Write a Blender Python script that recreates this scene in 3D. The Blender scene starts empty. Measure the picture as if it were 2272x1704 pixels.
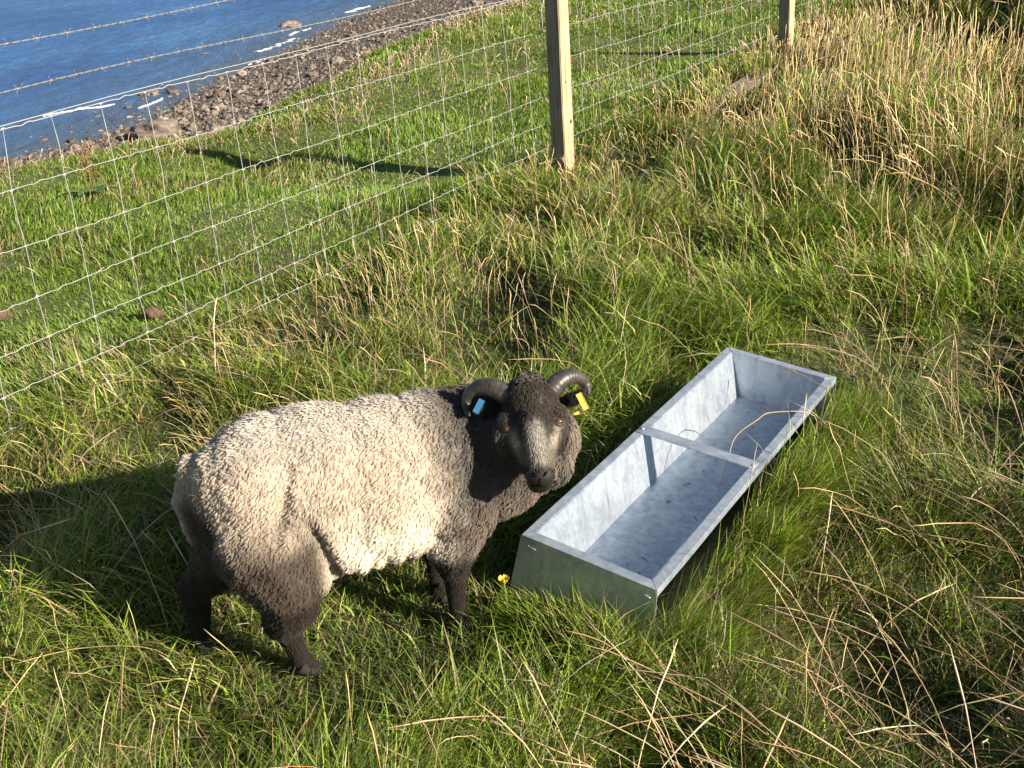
import bpy, bmesh, math
import numpy as np
from mathutils import Vector, Matrix, noise as mnoise

RNG = np.random.default_rng(11)
R = math.radians
ZC = 1.35                                   # height of the camera; all z below are above the pasture's datum
SC = bpy.context.scene

# ------------------------------------------------------------------ camera
PITCH, ROLL = R(23.727), R(-3.964)
FW = np.array([0, math.cos(PITCH), -math.sin(PITCH)])
UP0 = np.array([0, math.sin(PITCH), math.cos(PITCH)])
RT0 = np.array([1.0, 0, 0])
RT = RT0 * math.cos(ROLL) + UP0 * math.sin(ROLL)
UP = -RT0 * math.sin(ROLL) + UP0 * math.cos(ROLL)
cd = bpy.data.cameras.new('camera')
cd.sensor_width = 36.0
cd.lens = 37.17
cd.clip_start = 0.05
cd.clip_end = 12000
cam = bpy.data.objects.new('camera', cd)
SC.collection.objects.link(cam)
m = Matrix.Identity(4)
for i in range(3):
    m[i][0], m[i][1], m[i][2] = RT[i], UP[i], -FW[i]
m[2][3] = ZC
cam.matrix_world = m
SC.camera = cam

# ------------------------------------------------------------------ sky, sun, exposure
SUN_AZ, SUN_EL = R(122.5), R(22.5)
w = bpy.data.worlds.new('World')
SC.world = w
w.use_nodes = True
nt = w.node_tree
sky = nt.nodes.new('ShaderNodeTexSky')
sky.sky_type = 'NISHITA'
sky.sun_disc = False
sky.sun_elevation = SUN_EL
sky.sun_rotation = SUN_AZ
sky.air_density = 1.0
sky.dust_density = 0.4
sky.ozone_density = 1.6
bg = nt.nodes['Background']
nt.links.new(sky.outputs[0], bg.inputs[0])
bg.inputs[1].default_value = 0.05
sd = bpy.data.lights.new('sun', 'SUN')
sd.energy = 5.0
sd.angle = R(0.55)
sd.color = (1.0, 0.90, 0.74)
sun = bpy.data.objects.new('sun', sd)
SC.collection.objects.link(sun)
sv = Vector((math.sin(SUN_AZ) * math.cos(SUN_EL), math.cos(SUN_AZ) * math.cos(SUN_EL), math.sin(SUN_EL)))
sun.rotation_euler = sv.to_track_quat('Z', 'Y').to_euler()
SC.view_settings.view_transform = 'Standard'
SC.view_settings.look = 'None'
SC.view_settings.gamma = 1.0
SC.view_settings.exposure = 1.08
SC.render.engine = 'CYCLES'
SC.cycles.max_bounces = 7
SC.cycles.diffuse_bounces = 3
SC.cycles.glossy_bounces = 3
SC.cycles.transmission_bounces = 4
SC.cycles.transparent_max_bounces = 6

# ------------------------------------------------------------------ helpers
def nz(v):
    v = np.asarray(v, float)
    return v / np.linalg.norm(v)

def mat(name):
    mt = bpy.data.materials.new(name)
    mt.use_nodes = True
    t = mt.node_tree
    return mt, t, t.nodes['Principled BSDF']

def node(t, kind, **kw):
    n = t.nodes.new(kind)
    for k, v in kw.items():
        if k in n.inputs:
            n.inputs[k].default_value = v
        else:
            setattr(n, k, v)
    return n

def ramp(t, stops, src=None):
    n = t.nodes.new('ShaderNodeValToRGB')
    els = n.color_ramp.elements
    while len(els) < len(stops):
        els.new(0.5)
    for e, (p, c) in zip(els, stops):
        e.position = p
        e.color = (*c, 1) if len(c) == 3 else c
    if src is not None:
        t.links.new(src, n.inputs[0])
    return n

def link(name, data, parent=None, kind=None):
    o = bpy.data.objects.new(name, data)
    SC.collection.objects.link(o)
    if parent is not None:
        o.parent = parent
    if kind:
        o['kind'] = kind
    return o

def tag(o, label=None, cat=None, group=None, kind=None):
    if label: o['label'] = label
    if cat: o['category'] = cat
    if group: o['group'] = group
    if kind: o['kind'] = kind
    return o

def thing(name, loc, label, cat, group=None):
    o = link(name, None)
    o.location = loc
    return tag(o, label, cat, group)

def mesh_np(name, V, F, mt, smooth=True, col=None):
    """mesh from arrays; F an (n,k) array, or a list of such arrays"""
    Fs = F if isinstance(F, list) else [F]
    me = bpy.data.meshes.new(name)
    V = np.asarray(V, np.float32)
    me.vertices.add(len(V))
    me.vertices.foreach_set('co', V.ravel())
    idx = np.concatenate([f.ravel() for f in Fs]).astype(np.int32)
    cnt = np.concatenate([np.full(len(f), f.shape[1]) for f in Fs]).astype(np.int32)
    me.loops.add(len(idx))
    me.loops.foreach_set('vertex_index', idx)
    me.polygons.add(len(cnt))
    st = np.concatenate([[0], np.cumsum(cnt)[:-1]]).astype(np.int32)
    me.polygons.foreach_set('loop_start', st)
    me.polygons.foreach_set('use_smooth', np.full(len(cnt), smooth))
    if col is not None:
        a = me.attributes.new('col', 'FLOAT_COLOR', 'POINT')
        c = np.ones((len(V), 4), np.float32)
        c[:, :3] = col
        a.data.foreach_set('color', c.ravel())
    me.update(calc_edges=True)
    me.materials.append(mt)
    return me

def hash2(ix, iy, seed):
    h = np.sin(ix * 127.1 + iy * 311.7 + seed * 74.7) * 43758.5453
    return h - np.floor(h)

def vnoise(x, y, seed=0.0):
    ix, iy = np.floor(x), np.floor(y)
    fx, fy = x - ix, y - iy
    fx, fy = fx * fx * (3 - 2 * fx), fy * fy * (3 - 2 * fy)
    a, b = hash2(ix, iy, seed), hash2(ix + 1, iy, seed)
    c, d = hash2(ix, iy + 1, seed), hash2(ix + 1, iy + 1, seed)
    return (a * (1 - fx) + b * fx) * (1 - fy) + (c * (1 - fx) + d * fx) * fy

def fbm(x, y, seed=0.0, o=3):
    s, a, tot = 0, 1.0, 0
    for k in range(o):
        s = s + a * vnoise(x * 2 ** k, y * 2 ** k, seed + k * 3.1)
        tot += a
        a *= 0.5
    return s / tot

def sstep(a, b, x):
    t = np.clip((x - a) / (b - a), 0, 1)
    return t * t * (3 - 2 * t)

def poly_sd(x, y, P):
    """distance to an open polyline and the side (positive on its left)"""
    best = np.full(np.shape(x), 1e9)
    side = np.zeros(np.shape(x))
    for (ax, ay), (bx, by) in zip(P[:-1], P[1:]):
        dx, dy = bx - ax, by - ay
        t = np.clip(((x - ax) * dx + (y - ay) * dy) / (dx * dx + dy * dy), 0, 1)
        qx, qy = x - ax - t * dx, y - ay - t * dy
        d = np.hypot(qx, qy)
        cr = dx * (y - ay) - dy * (x - ax)
        u = d < best - 1e-9
        best = np.where(u, d, best)
        side = np.where(u, np.sign(cr), side)
    return best * np.where(side == 0, 1, side)

def tube(pts, rad, seg=6, closed_ends=True):
    """swept tube -> (V, [quads, tris])"""
    P = np.asarray(pts, float)
    n = len(P)
    rad = np.broadcast_to(np.asarray(rad, float), (n,))
    T = np.gradient(P, axis=0)
    T /= np.linalg.norm(T, axis=1)[:, None] + 1e-12
    ref = np.array([0, 0, 1.0]) if abs(T[0][2]) < 0.9 else np.array([1.0, 0, 0])
    N = np.zeros_like(P)
    c = ref - T[0] * (ref @ T[0])
    N[0] = c / np.linalg.norm(c)
    for i in range(1, n):
        c = N[i - 1] - T[i] * (N[i - 1] @ T[i])
        N[i] = c / (np.linalg.norm(c) + 1e-12)
    B = np.cross(T, N)
    a = np.linspace(0, 2 * math.pi, seg, endpoint=False)
    V = P[:, None] + rad[:, None, None] * (np.cos(a)[None, :, None] * N[:, None] + np.sin(a)[None, :, None] * B[:, None])
    V = V.reshape(-1, 3)
    i = np.arange(n - 1)[:, None] * seg
    j = np.arange(seg)[None, :]
    j2 = (j + 1) % seg
    Q = np.stack([i + j, i + j2, i + seg + j2, i + seg + j], -1).reshape(-1, 4)
    tri = []
    if closed_ends:
        V = np.concatenate([V, P[:1], P[-1:]])
        for k in range(seg):
            tri.append((n * seg, (k + 1) % seg, k))
            tri.append((n * seg + 1, (n - 1) * seg + k, (n - 1) * seg + (k + 1) % seg))
    return V, Q, np.array(tri, int).reshape(-1, 3)

class Parts:
    def __init__(s):
        s.V, s.Q, s.T, s.n = [], [], [], 0
    def add(s, V, Q, T):
        s.V.append(V); s.Q.append(Q + s.n); s.T.append(T + s.n); s.n += len(V)
    def tube(s, *a, **k):
        s.add(*tube(*a, **k))
    def build(s, name, mt, smooth=True):
        Fs = [np.concatenate(s.Q), np.concatenate(s.T)]
        return mesh_np(name, np.concatenate(s.V), [f for f in Fs if len(f)], mt, smooth)

def bm_mesh(name, bm, mt, smooth=False):
    me = bpy.data.meshes.new(name)
    bmesh.ops.recalc_face_normals(bm, faces=bm.faces)
    bm.to_mesh(me)
    bm.free()
    me.materials.append(mt)
    if smooth:
        me.polygons.foreach_set('use_smooth', np.ones(len(me.polygons), bool))
    return me

# ------------------------------------------------------------------ the lie of the land
FP0 = np.array([-1.2543, 3.1029, -0.4300 + ZC])             # top wire of the netting at the first upright
FD = np.array([0.56319, 0.82559, 0.03484])
FUP = np.array([-0.0278, 0.1202, 1.0])                      # the netting leans a little off plumb
FROWS = [0, .1645, .319, .462, .585, .696, .785, .858]
CREST = [(-40, -16), (-14, .6), (-6, 4.7), (-2.97, 6.33), (-2.14, 6.62), (-1.52, 6.72), (-1.12, 6.9), (-1.02, 7.6), (-.95, 8.3), (-.76, 8.9),
         (-.58, 9.5), (-.34, 10.8), (-.14, 11.6), (.12, 12.2), (.75, 12.8), (2.2, 15.5), (5, 24), (14, 50), (30, 90), (70, 200), (110, 420)]
SHORE = [(-160, -60), (-60, 10), (-28, 37), (-20.6, 44.2), (-19, 46), (-17, 52), (-16, 66), (-14.8, 86), (-13.2, 110), (-10.6, 130), (-3, 170), (30, 300), (60, 500)]
SEA = -8.0 + ZC

def fdist(x, y):                                            # metres beyond the fence line, towards the sea
    return (x - FP0[0]) * -.826 + (y - FP0[1]) * .563

DENTS = [(-.75, 5.55, .95, .42, .10), (-1.55, 6.25, .30, .22, .12), (-.2, 9.3, .6, .3, .08), (-2.6, 4.6, .5, .4, .06), (.5, 8.0, .5, .3, .06), (-1.5, 4.3, .4, .3, .05), (1.0, 9.2, .4, .3, .05),
         (2.3, 6.3, .38, .40, .18), (1.25, 4.30, .26, .26, .18), (3.3, 7.4, .55, .8, .38), (.85, 3.6, .3, .22, .09),
         (.50, 1.62, .22, .16, .12), (1.02, 2.25, .20, .26, .13), (.22, 1.36, .20, .12, .08), (.86, 1.50, .22, .14, .12), (-.55, 1.42, .18, .12, .08), (1.45, 2.9, .30, .22, .14), (1.75, 3.6, .4, .25, .14)]
def ground_z(x, y):
    x = np.asarray(x, float); y = np.asarray(y, float)
    d = fdist(x, y)
    base = ZC - 1.43 + .055 * np.minimum(y, 30) - .04 * np.clip(d, 0, 8)
    base = base + .05 * np.clip(x - 2.2, 0, 25) * sstep(2, 5, y)
    base = base + .05 * (fbm(x * .9, y * .9, 2.0) - .5) * sstep(.2, 1.5, np.hypot(x - .2, y - 2.1)) + .03 * (fbm(x * 2.6, y * 2.6, 7.0, 2) - .5)
    nearby = np.minimum(np.hypot((x - .35) / 1.1, y - 2.1), np.hypot((x + .37) / 1.1, y - 1.80))
    base = base + .15 * (fbm(x * 3.0, y * 3.0, 21.0, 3) - .52) * sstep(.0, .35, -d) * (.25 + .75 * sstep(.30, .62, nearby))
    for cx, cy, lx, ly, a in DENTS:                         # small terracettes and hollows, long across the slope; several added to make shade
        u = (x - cx) * .97 - (y - cy) * .24
        v = (x - cx) * .24 + (y - cy) * .97
        base = base - a * np.exp(-(u / lx) ** 2 - (v / ly) ** 2)
    dc = poly_sd(x, y, CREST)                               # >0 past the crest
    drop = np.where(dc < 1.2, .26 * dc ** 2, .374 + .62 * (dc - 1.2))
    z = np.where(dc > 0, base - drop, base)
    s = -poly_sd(x, y, SHORE)                               # >0 landward of the waterline
    zb = SEA + np.where(s > 0, np.minimum(.05 * s, 1.5), .09 * s) + .12 * (fbm(x * .35, y * .35, 5.0) - .5)
    zb = np.maximum(zb, SEA - 5)
    return np.where(dc > .2, np.maximum(z, zb), z)

def axis(parts):
    out = []
    for a, b, st in parts:
        out.append(np.arange(a, b, st))
    return np.concatenate(out)
GX = axis([(-260, -60, 12), (-60, -26, 2), (-26, -8, .8), (-8, -3.2, .22), (-3.2, 6.2, .055), (6.2, 14, .3), (14, 40, 2), (40, 160.1, 12)])
GY = axis([(-60, -6, 4), (-6, .6, .4), (.6, 10, .055), (10, 20, .22), (20, 60, 1), (60, 140, 2), (140, 420.1, 14)])
gx, gy = np.meshgrid(GX, GY)
gz = ground_z(gx, gy)
ny, nx = gx.shape
ii = np.arange(ny - 1)[:, None] * nx + np.arange(nx - 1)[None, :]
QG = np.stack([ii, ii + 1, ii + nx + 1, ii + nx], -1).reshape(-1, 4)

gm, t, b = mat('turf_and_beach')
g = node(t, 'ShaderNodeNewGeometry')
n1 = node(t, 'ShaderNodeTexNoise', Scale=9.0, Detail=8.0)
n2 = node(t, 'ShaderNodeTexNoise', Scale=60.0, Detail=4.0)
t.links.new(g.outputs['Position'], n1.inputs['Vector'])
t.links.new(g.outputs['Position'], n2.inputs['Vector'])
c1 = ramp(t, [(.3, (.032, .034, .013)), (.55, (.060, .070, .020)), (.75, (.10, .09, .04))], n1.outputs[0])
c2 = ramp(t, [(.3, (.055, .045, .035)), (.7, (.14, .115, .09))], n2.outputs[0])
at = node(t, 'ShaderNodeAttribute', attribute_name='col')
mx = node(t, 'ShaderNodeMixRGB')
sc_ = node(t, 'ShaderNodeSeparateColor')
t.links.new(at.outputs['Color'], sc_.inputs[0])
c3 = ramp(t, [(.3, (.085, .105, .025)), (.55, (.12, .155, .032)), (.75, (.17, .15, .06))], n1.outputs[0])
m0 = node(t, 'ShaderNodeMixRGB')
t.links.new(sc_.outputs[1], m0.inputs[0])
t.links.new(c1.outputs[0], m0.inputs[1]); t.links.new(c3.outputs[0], m0.inputs[2])
t.links.new(sc_.outputs[0], mx.inputs[0])
t.links.new(m0.outputs[0], mx.inputs[1])
t.links.new(c2.outputs[0], mx.inputs[2])
t.links.new(mx.outputs[0], b.inputs['Base Color'])
b.inputs['Roughness'].default_value = .95
bp = node(t, 'ShaderNodeBump', Strength=.8, Distance=.02)
t.links.new(n2.outputs[0], bp.inputs['Height'])
t.links.new(bp.outputs[0], b.inputs['Normal'])
bf = sstep(1.0, 3.0, poly_sd(gx, gy, CREST)).ravel()
go = link('ground', mesh_np('ground', np.stack([gx, gy, gz], -1).reshape(-1, 3), QG, gm, True, np.stack([bf, sstep(-.1, .3, fdist(gx, gy)).ravel(), bf], -1)), kind='structure')

# ------------------------------------------------------------------ sea
def sea_z(x, y):
    d = poly_sd(x, y, SHORE)
    f = sstep(2, 9, d)
    near = np.exp(-np.clip(d, 0, None) / 60)
    ph = d + 2.0 * fbm(x * .06, y * .06, 3.0)
    swell = .16 * np.exp(-((ph - 7.0) / 1.1) ** 2) + .14 * np.exp(-((ph - 19) / 2.0) ** 2) + .12 * np.exp(-((ph - 34) / 2.5) ** 2)
    return SEA + swell * (.4 + .8 * fbm(x * .08, y * .08, 9.0)) + .10 * (fbm(x * .4, y * .25, 4.0) - .5) * f * near
SX = axis([(-6000, -400, 400), (-400, -120, 20), (-120, -50, 2.5), (-50, -8, .5), (-8, 60, 4), (60, 600, 60)])
SY = axis([(-400, 0, 40), (0, 30, 3), (30, 100, .5), (100, 180, 1), (180, 400, 8), (400, 8000, 300)])
sx, sy = np.meshgrid(SX, SY)
ny, nx = sx.shape
ii = np.arange(ny - 1)[:, None] * nx + np.arange(nx - 1)[None, :]
QS = np.stack([ii, ii + 1, ii + nx + 1, ii + nx], -1).reshape(-1, 4)
sm, t, b = mat('sea_water')
b.inputs['Specular IOR Level'].default_value = .13
b.inputs['Roughness'].default_value = .22
b.inputs['IOR'].default_value = 1.33
g = node(t, 'ShaderNodeNewGeometry')
mp = node(t, 'ShaderNodeMapping')
mp.inputs['Scale'].default_value = (1.0, .45, 1)
mp.inputs['Rotation'].default_value = (0, 0, R(-20))
t.links.new(g.outputs['Position'], mp.inputs[0])
w1 = node(t, 'ShaderNodeTexNoise', Scale=.55, Detail=5.0, Roughness=.6)
t.links.new(mp.outputs[0], w1.inputs['Vector'])
bp = node(t, 'ShaderNodeBump', Strength=1.0, Distance=.55)
t.links.new(w1.outputs[0], bp.inputs['Height'])
t.links.new(bp.outputs[0], b.inputs['Normal'])
w2 = node(t, 'ShaderNodeTexNoise', Scale=.07, Detail=5.0)
t.links.new(mp.outputs[0], w2.inputs['Vector'])
cr = ramp(t, [(.32, (.018, .085, .27)), (.5, (.032, .125, .35)), (.68, (.055, .175, .41))], w2.outputs[0])
w3 = node(t, 'ShaderNodeTexNoise', Scale=.9, Detail=4.0)
t.links.new(mp.outputs[0], w3.inputs['Vector'])
m3 = node(t, 'ShaderNodeMixRGB', blend_type='MULTIPLY'); m3.inputs[0].default_value = 1.0
t.links.new(cr.outputs[0], m3.inputs[1])
t.links.new(ramp(t, [(.3, (.76, .80, .84)), (.7, (1.45, 1.38, 1.30))], w3.outputs[0]).outputs[0], m3.inputs[2])
at = node(t, 'ShaderNodeAttribute', attribute_name='col')
m4 = node(t, 'ShaderNodeMixRGB'); m4.inputs[2].default_value = (.085, .115, .155, 1)
t.links.new(at.outputs['Fac'], m4.inputs[0]); t.links.new(m3.outputs[0], m4.inputs[1])
t.links.new(m4.outputs[0], b.inputs['Base Color'])
b.inputs['Specular IOR Level'].default_value = 0.0
gl = node(t, 'ShaderNodeBsdfGlossy', Roughness=.22)
t.links.new(bp.outputs[0], gl.inputs['Normal'])
mm = node(t, 'ShaderNodeMixShader'); mm.inputs[0].default_value = .25   # wave slopes keep the far reflection weak
t.links.new(b.outputs[0], mm.inputs[1]); t.links.new(gl.outputs[0], mm.inputs[2])
t.links.new(mm.outputs[0], t.nodes['Material Output'].inputs[0])
sh = np.exp(-np.clip(poly_sd(sx, sy, SHORE) + 3 * (fbm(sx * .12, sy * .12, 31.0) - .5), 0, None) / 7).ravel()
link('sea', mesh_np('sea', np.stack([sx, sy, sea_z(sx, sy)], -1).reshape(-1, 3), QS, sm, True, np.stack([sh] * 3, -1)), kind='structure')

# surf: low ragged ridges of white water riding on the swell
fm, t, b = mat('surf_foam')
b.inputs['Base Color'].default_value = (.78, .80, .82, 1)
b.inputs['Roughness'].default_value = .8
FOAM = [((-23.3, 56.6), (-20.7, 60.2), .8), ((-17.6, 83.5), (-15.9, 92.5), 1.7), ((-17.2, 95.5), (-16.0, 101.5), 1.2), ((-14.6, 118), (-13.2, 126), 1.6), ((-16.4, 75), (-15.6, 79), .5), ((-18.8, 58), (-18.3, 61), .4)]
for k, (a, c, wd) in enumerate(FOAM):
    a, c = np.array(a), np.array(c)
    L = np.linalg.norm(c - a); u = (c - a) / L; v = np.array([-u[1], u[0]])
    nu, nv = 150, 26
    tt, vv = np.meshgrid(np.linspace(0, 1, nu), np.linspace(-1, 1, nv), indexing='ij')
    wid = wd * (np.sin(np.pi * np.clip(tt, .01, .99)) ** .5) * np.clip(2.2 * fbm(tt * L * .8, tt * 0 + k, 1.0) - .35, .10, 2)
    off = vv * wid * .5 + .8 * wd * (fbm(tt * L * .7, tt * 0, k + 4.0) - .5) + .35 * wd * vv * (fbm(tt * L * 5, vv * 2, k + 9.0) - .5)
    P = a + tt[..., None] * (c - a) + off[..., None] * v
    h = (1 - vv ** 2) * .09 * (.4 + fbm(P[..., 0] * 3, P[..., 1] * 3, 2.0)) - .03 + .04 * (fbm(P[..., 0] * 9, P[..., 1] * 9, 6.0) - .5)
    V = np.concatenate([P, (sea_z(P[..., 0], P[..., 1]) + h)[..., None]], -1).reshape(-1, 3)
    i0 = np.arange(nu - 1)[:, None] * nv + np.arange(nv - 1)[None, :]
    Q = np.stack([i0, i0 + 1, i0 + nv + 1, i0 + nv], -1).reshape(-1, 4)
    ctr = V[Q].mean(1)
    vq = vv.reshape(-1)[Q].mean(1)
    msk = fbm(ctr[:, 0] * 1.1, ctr[:, 1] * 1.1, 40.0 + k, 4) + .42 * (1 - vq ** 2) > .68
    link('surf_foam', mesh_np('surf_foam', V, Q[msk], fm), kind='stuff')

# ------------------------------------------------------------------ beach stones
def rock_unit(seed, sub):
    bm = bmesh.new()
    bmesh.ops.create_icosphere(bm, subdivisions=sub, radius=1)
    for v in bm.verts:
        p = v.co.copy()
        q = p * 1.3 + Vector((seed * 7.3, seed * 3.1, seed * 1.7))
        f = 1 + .55 * mnoise.noise(q) + .28 * mnoise.noise(q * 2.3)
        v.co = Vector((p.x * f, p.y * f * .8, p.z * f * .62))
    bm.faces.ensure_lookup_table()
    V = np.array([v.co[:] for v in bm.verts])
    F = np.array([[v.index for v in f.verts] for f in bm.faces])
    bm.free()
    return V, F
def rock_mat(name, attr):
    rm, t, b = mat(name)
    if attr:
        src = node(t, 'ShaderNodeAttribute', attribute_name='col').outputs['Fac']
    else:
        src = node(t, 'ShaderNodeObjectInfo').outputs['Random']
    c = ramp(t, [(0, (.07, .052, .044)), (.35, (.145, .110, .085)), (.6, (.19, .150, .118)), (.85, (.25, .20, .16)), (1, (.36, .30, .25))], src)
    g = node(t, 'ShaderNodeNewGeometry')
    n = node(t, 'ShaderNodeTexNoise', Scale=6.0, Detail=6.0)
    t.links.new(g.outputs['Position'], n.inputs['Vector'])
    mx = node(t, 'ShaderNodeMixRGB', blend_type='MULTIPLY')
    mx.inputs[0].default_value = .8
    rr = ramp(t, [(.3, (.55, .55, .55)), (.7, (1.2, 1.2, 1.2))], n.outputs[0])
    t.links.new(c.outputs[0], mx.inputs[1]); t.links.new(rr.outputs[0], mx.inputs[2])
    t.links.new(mx.outputs[0], b.inputs['Base Color'])
    b.inputs['Roughness'].default_value = .75
    bp = node(t, 'ShaderNodeBump', Strength=.7, Distance=.06)
    t.links.new(n.outputs[0], bp.inputs['Height']); t.links.new(bp.outputs[0], b.inputs['Normal'])
    return rm
RM_A, RM_O = rock_mat('beach_stone', True), rock_mat('boulder_stone', False)

N = 26000
az = RNG.uniform(R(-27), R(5), N)
el = RNG.uniform(R(3.3), R(10.4), N)
di = (ZC - SEA - .3) / np.tan(el)
bx, by = np.sin(az) * di, np.cos(az) * di
sl = -poly_sd(bx, by, SHORE)
keep = (sl > -1.2) | ((sl > -5) & (RNG.random(N) < .13)) | ((sl > -9) & (RNG.random(N) < .02))
keep &= poly_sd(bx, by, CREST) > 4
bx, by, di, sl = bx[keep], by[keep], di[keep], sl[keep]
size = .082 * (di / 60) ** .45 * np.exp(RNG.normal(0, .45, len(bx)))
size[RNG.random(len(bx)) < .03] *= 1.8
size = np.clip(size, .05, .6)
bz = ground_z(bx, by)
bz = np.where(sl < 0, np.maximum(bz, SEA - size * .45), bz) + size * .22
UV, UF = zip(*[rock_unit(k, 1) for k in range(8)])
rank = np.argsort(-size / di)
big, small = rank[:296], rank[296:]
Vs, Fs, Cs, off = [], [], [], 0
ang = RNG.uniform(0, 6.283, len(bx))
for k in range(8):
    sel = small[k::8]
    c, s = np.cos(ang[sel])[:, None], np.sin(ang[sel])[:, None]
    u = UV[k][None] * size[sel][:, None, None]
    V = np.stack([u[..., 0] * c - u[..., 1] * s, u[..., 0] * s + u[..., 1] * c, u[..., 2]], -1) + np.stack([bx[sel], by[sel], bz[sel]], -1)[:, None]
    nv = V.shape[1]
    F = UF[k][None] + (np.arange(len(sel)) * nv)[:, None, None] + off
    off += nv * len(sel)
    Vs.append(V.reshape(-1, 3)); Fs.append(F.reshape(-1, 3))
    Cs.append(np.repeat(RNG.random(len(sel)), nv))
cc = np.concatenate(Cs)
tag(link('beach_stones', mesh_np('beach_stones', np.concatenate(Vs), np.concatenate(Fs), RM_A, False, np.stack([cc] * 3, -1))),
    'brown and grey stones covering the beach between pasture and sea', 'stones', kind='stuff')
protos = []
for k in range(10):
    V, F = rock_unit(20 + k, 3)
    protos.append(mesh_np('boulder', V, F, RM_O, False))
for q, i in enumerate(big):
    o = link('boulder', protos[q % 10])
    o.location = (bx[i], by[i], bz[i])
    o.rotation_euler = (0, 0, ang[i])
    o.scale = (size[i],) * 3
    tag(o, 'weathered brown boulder lying among the stones of the beach', 'boulder', 'boulders on the beach')
for (x, y, s, lab, sd_) in [(-14.9, 47.6, .95, 'big tan boulder at the top of the beach just above the grass edge', 41),
                        (-19.6, 63.0, .50, 'seaweed covered rock alone in the shallows below the lower barbed wire', 42),
                        (-18.4, 63.4, .44, 'low brown rock awash nearest the stones of the beach', 43),
                        (-18.6, 105.0, .95, 'pale rock farthest out in the sea near the upper end of the beach', 44)]:
    V, F = rock_unit(sd_, 4)
    o = link('boulder', mesh_np('boulder', V * np.array([1, 1, .8]), F, RM_O, True))
    o.location = (x, y, max(float(ground_z(x, y)), SEA - s * .15) + s * .2)
    o.scale = (s, s, s)
    tag(o, lab, 'boulder')

# ------------------------------------------------------------------ fence
wm, t, b = mat('galvanised_wire')
b.inputs['Base Color'].default_value = (.42, .42, .41, 1)
b.inputs['Metallic'].default_value = .35
b.inputs['Roughness'].default_value = .5
bwm, t, b = mat('barbed_wire')
b.inputs['Base Color'].default_value = (.27, .262, .24, 1)
b.inputs['Metallic'].default_value = .3
b.inputs['Roughness'].default_value = .6
pm, t, b = mat('sawn_pine')
tc = node(t, 'ShaderNodeTexCoord')
mp = node(t, 'ShaderNodeMapping')
mp.inputs['Scale'].default_value = (1, 1, .035)
t.links.new(tc.outputs['Object'], mp.inputs[0])
n = node(t, 'ShaderNodeTexNoise', Scale=130.0, Detail=4.0, Distortion=.4)
t.links.new(mp.outputs[0], n.inputs['Vector'])
c = ramp(t, [(.30, (.30, .21, .11)), (.5, (.55, .42, .25)), (.75, (.66, .53, .34))], n.outputs[0])
v = node(t, 'ShaderNodeTexNoise', Scale=7.0, Detail=2.0)
t.links.new(tc.outputs['Object'], v.inputs['Vector'])
mx = node(t, 'ShaderNodeMixRGB', blend_type='MULTIPLY')
t.links.new(ramp(t, [(.3, (.78, .76, .72)), (.7, (1, 1, 1))], v.outputs[0]).outputs[0], mx.inputs[2])
mx.inputs[0].default_value = 1
t.links.new(c.outputs[0], mx.inputs[1])
t.links.new(mx.outputs[0], b.inputs['Base Color'])
b.inputs['Roughness'].default_value = .8
bp = node(t, 'ShaderNodeBump', Strength=.6, Distance=.004)
t.links.new(n.outputs[0], bp.inputs['Height']); t.links.new(bp.outputs[0], b.inputs['Normal'])
pm2 = pm.copy(); pm2.name = 'grey_pine'
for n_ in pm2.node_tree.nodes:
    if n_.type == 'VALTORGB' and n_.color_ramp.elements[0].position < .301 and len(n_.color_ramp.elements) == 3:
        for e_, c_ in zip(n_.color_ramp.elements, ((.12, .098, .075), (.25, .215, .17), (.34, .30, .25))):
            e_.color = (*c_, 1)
km, t, b = mat('pine_knot')
b.inputs['Base Color'].default_value = (.07, .04, .02, 1)
b.inputs['Roughness'].default_value = .7

SPC = .15 * 1.12
def fpt(k, h):                                              # k uprights along the top wire, h below (-) or above (+) it
    k = np.asarray(k, float); h = np.asarray(h, float)
    P = FP0 + k[..., None] * SPC * FD + h[..., None] * FUP
    P[..., 2] -= .0105 * k * (k - 15) * .01 * (k < 20) + .0105 * .01 * np.where(k >= 20, 20 * 5 + (k - 20) * 25, 0)
    return P
fence = thing('stock_fence', tuple(fpt(np.array(16.6), np.array(-.86))), 'wire netting stock fence on square pine posts with barbed wire above', 'fence')
inv = -np.array(fence.location)
K0, K1 = -9, 78
pr = Parts()
jit = RNG.normal(0, .025, (len(FROWS), K1 - K0 + 1))
sag = lambda k: -.006 * np.sin(np.clip(((k + 2) % 18.5) / 18.5, 0, 1) * np.pi)
for r, h in enumerate(FROWS):
    ks = np.arange(K0, K1, .0625)
    ph = ks - np.floor(ks)
    crimp = np.where((ph > .30) & (ph < .62), np.sin((ph - .30) / .32 * 2 * np.pi), 0) * .0030
    pts = fpt(ks, -h + sag(ks) - crimp + .003 * np.sin(ks * .9 + r * 2))
    pts += inv
    pr.tube(pts, 0.0016 if r == 0 else .00125, 5)
for k in range(K0, K1):
    pts = []
    for r, h in enumerate(FROWS):
        s0 = jit[r, k - K0]
        q = fpt(np.array(k + s0), np.array(-h + sag(k)))
        pts.append(q)
        T = fpt(np.array([k + s0 - .035, k + s0 + .035]), np.array([-h + sag(k)] * 2)) + inv
        pr.tube(T, .0026, 6)                                 # wrapped hinge joint
    pts = np.array(pts) + inv
    out = []
    for a_, b_ in zip(pts[:-1], pts[1:]):
        mid = (a_ + b_) / 2 + FD * RNG.normal(.002, .0025)
        out += [a_, mid]
    out.append(pts[-1])
    pr.tube(np.array(out), .00105, 5)
o = link('wire_netting', pr.build('wire_netting', wm), fence)
pr = Parts()
ks = np.arange(K0, K1, .25)
pr.tube(fpt(ks, .008 + .003 * np.sin(ks * .7)) + inv, .0014, 5)
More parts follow.
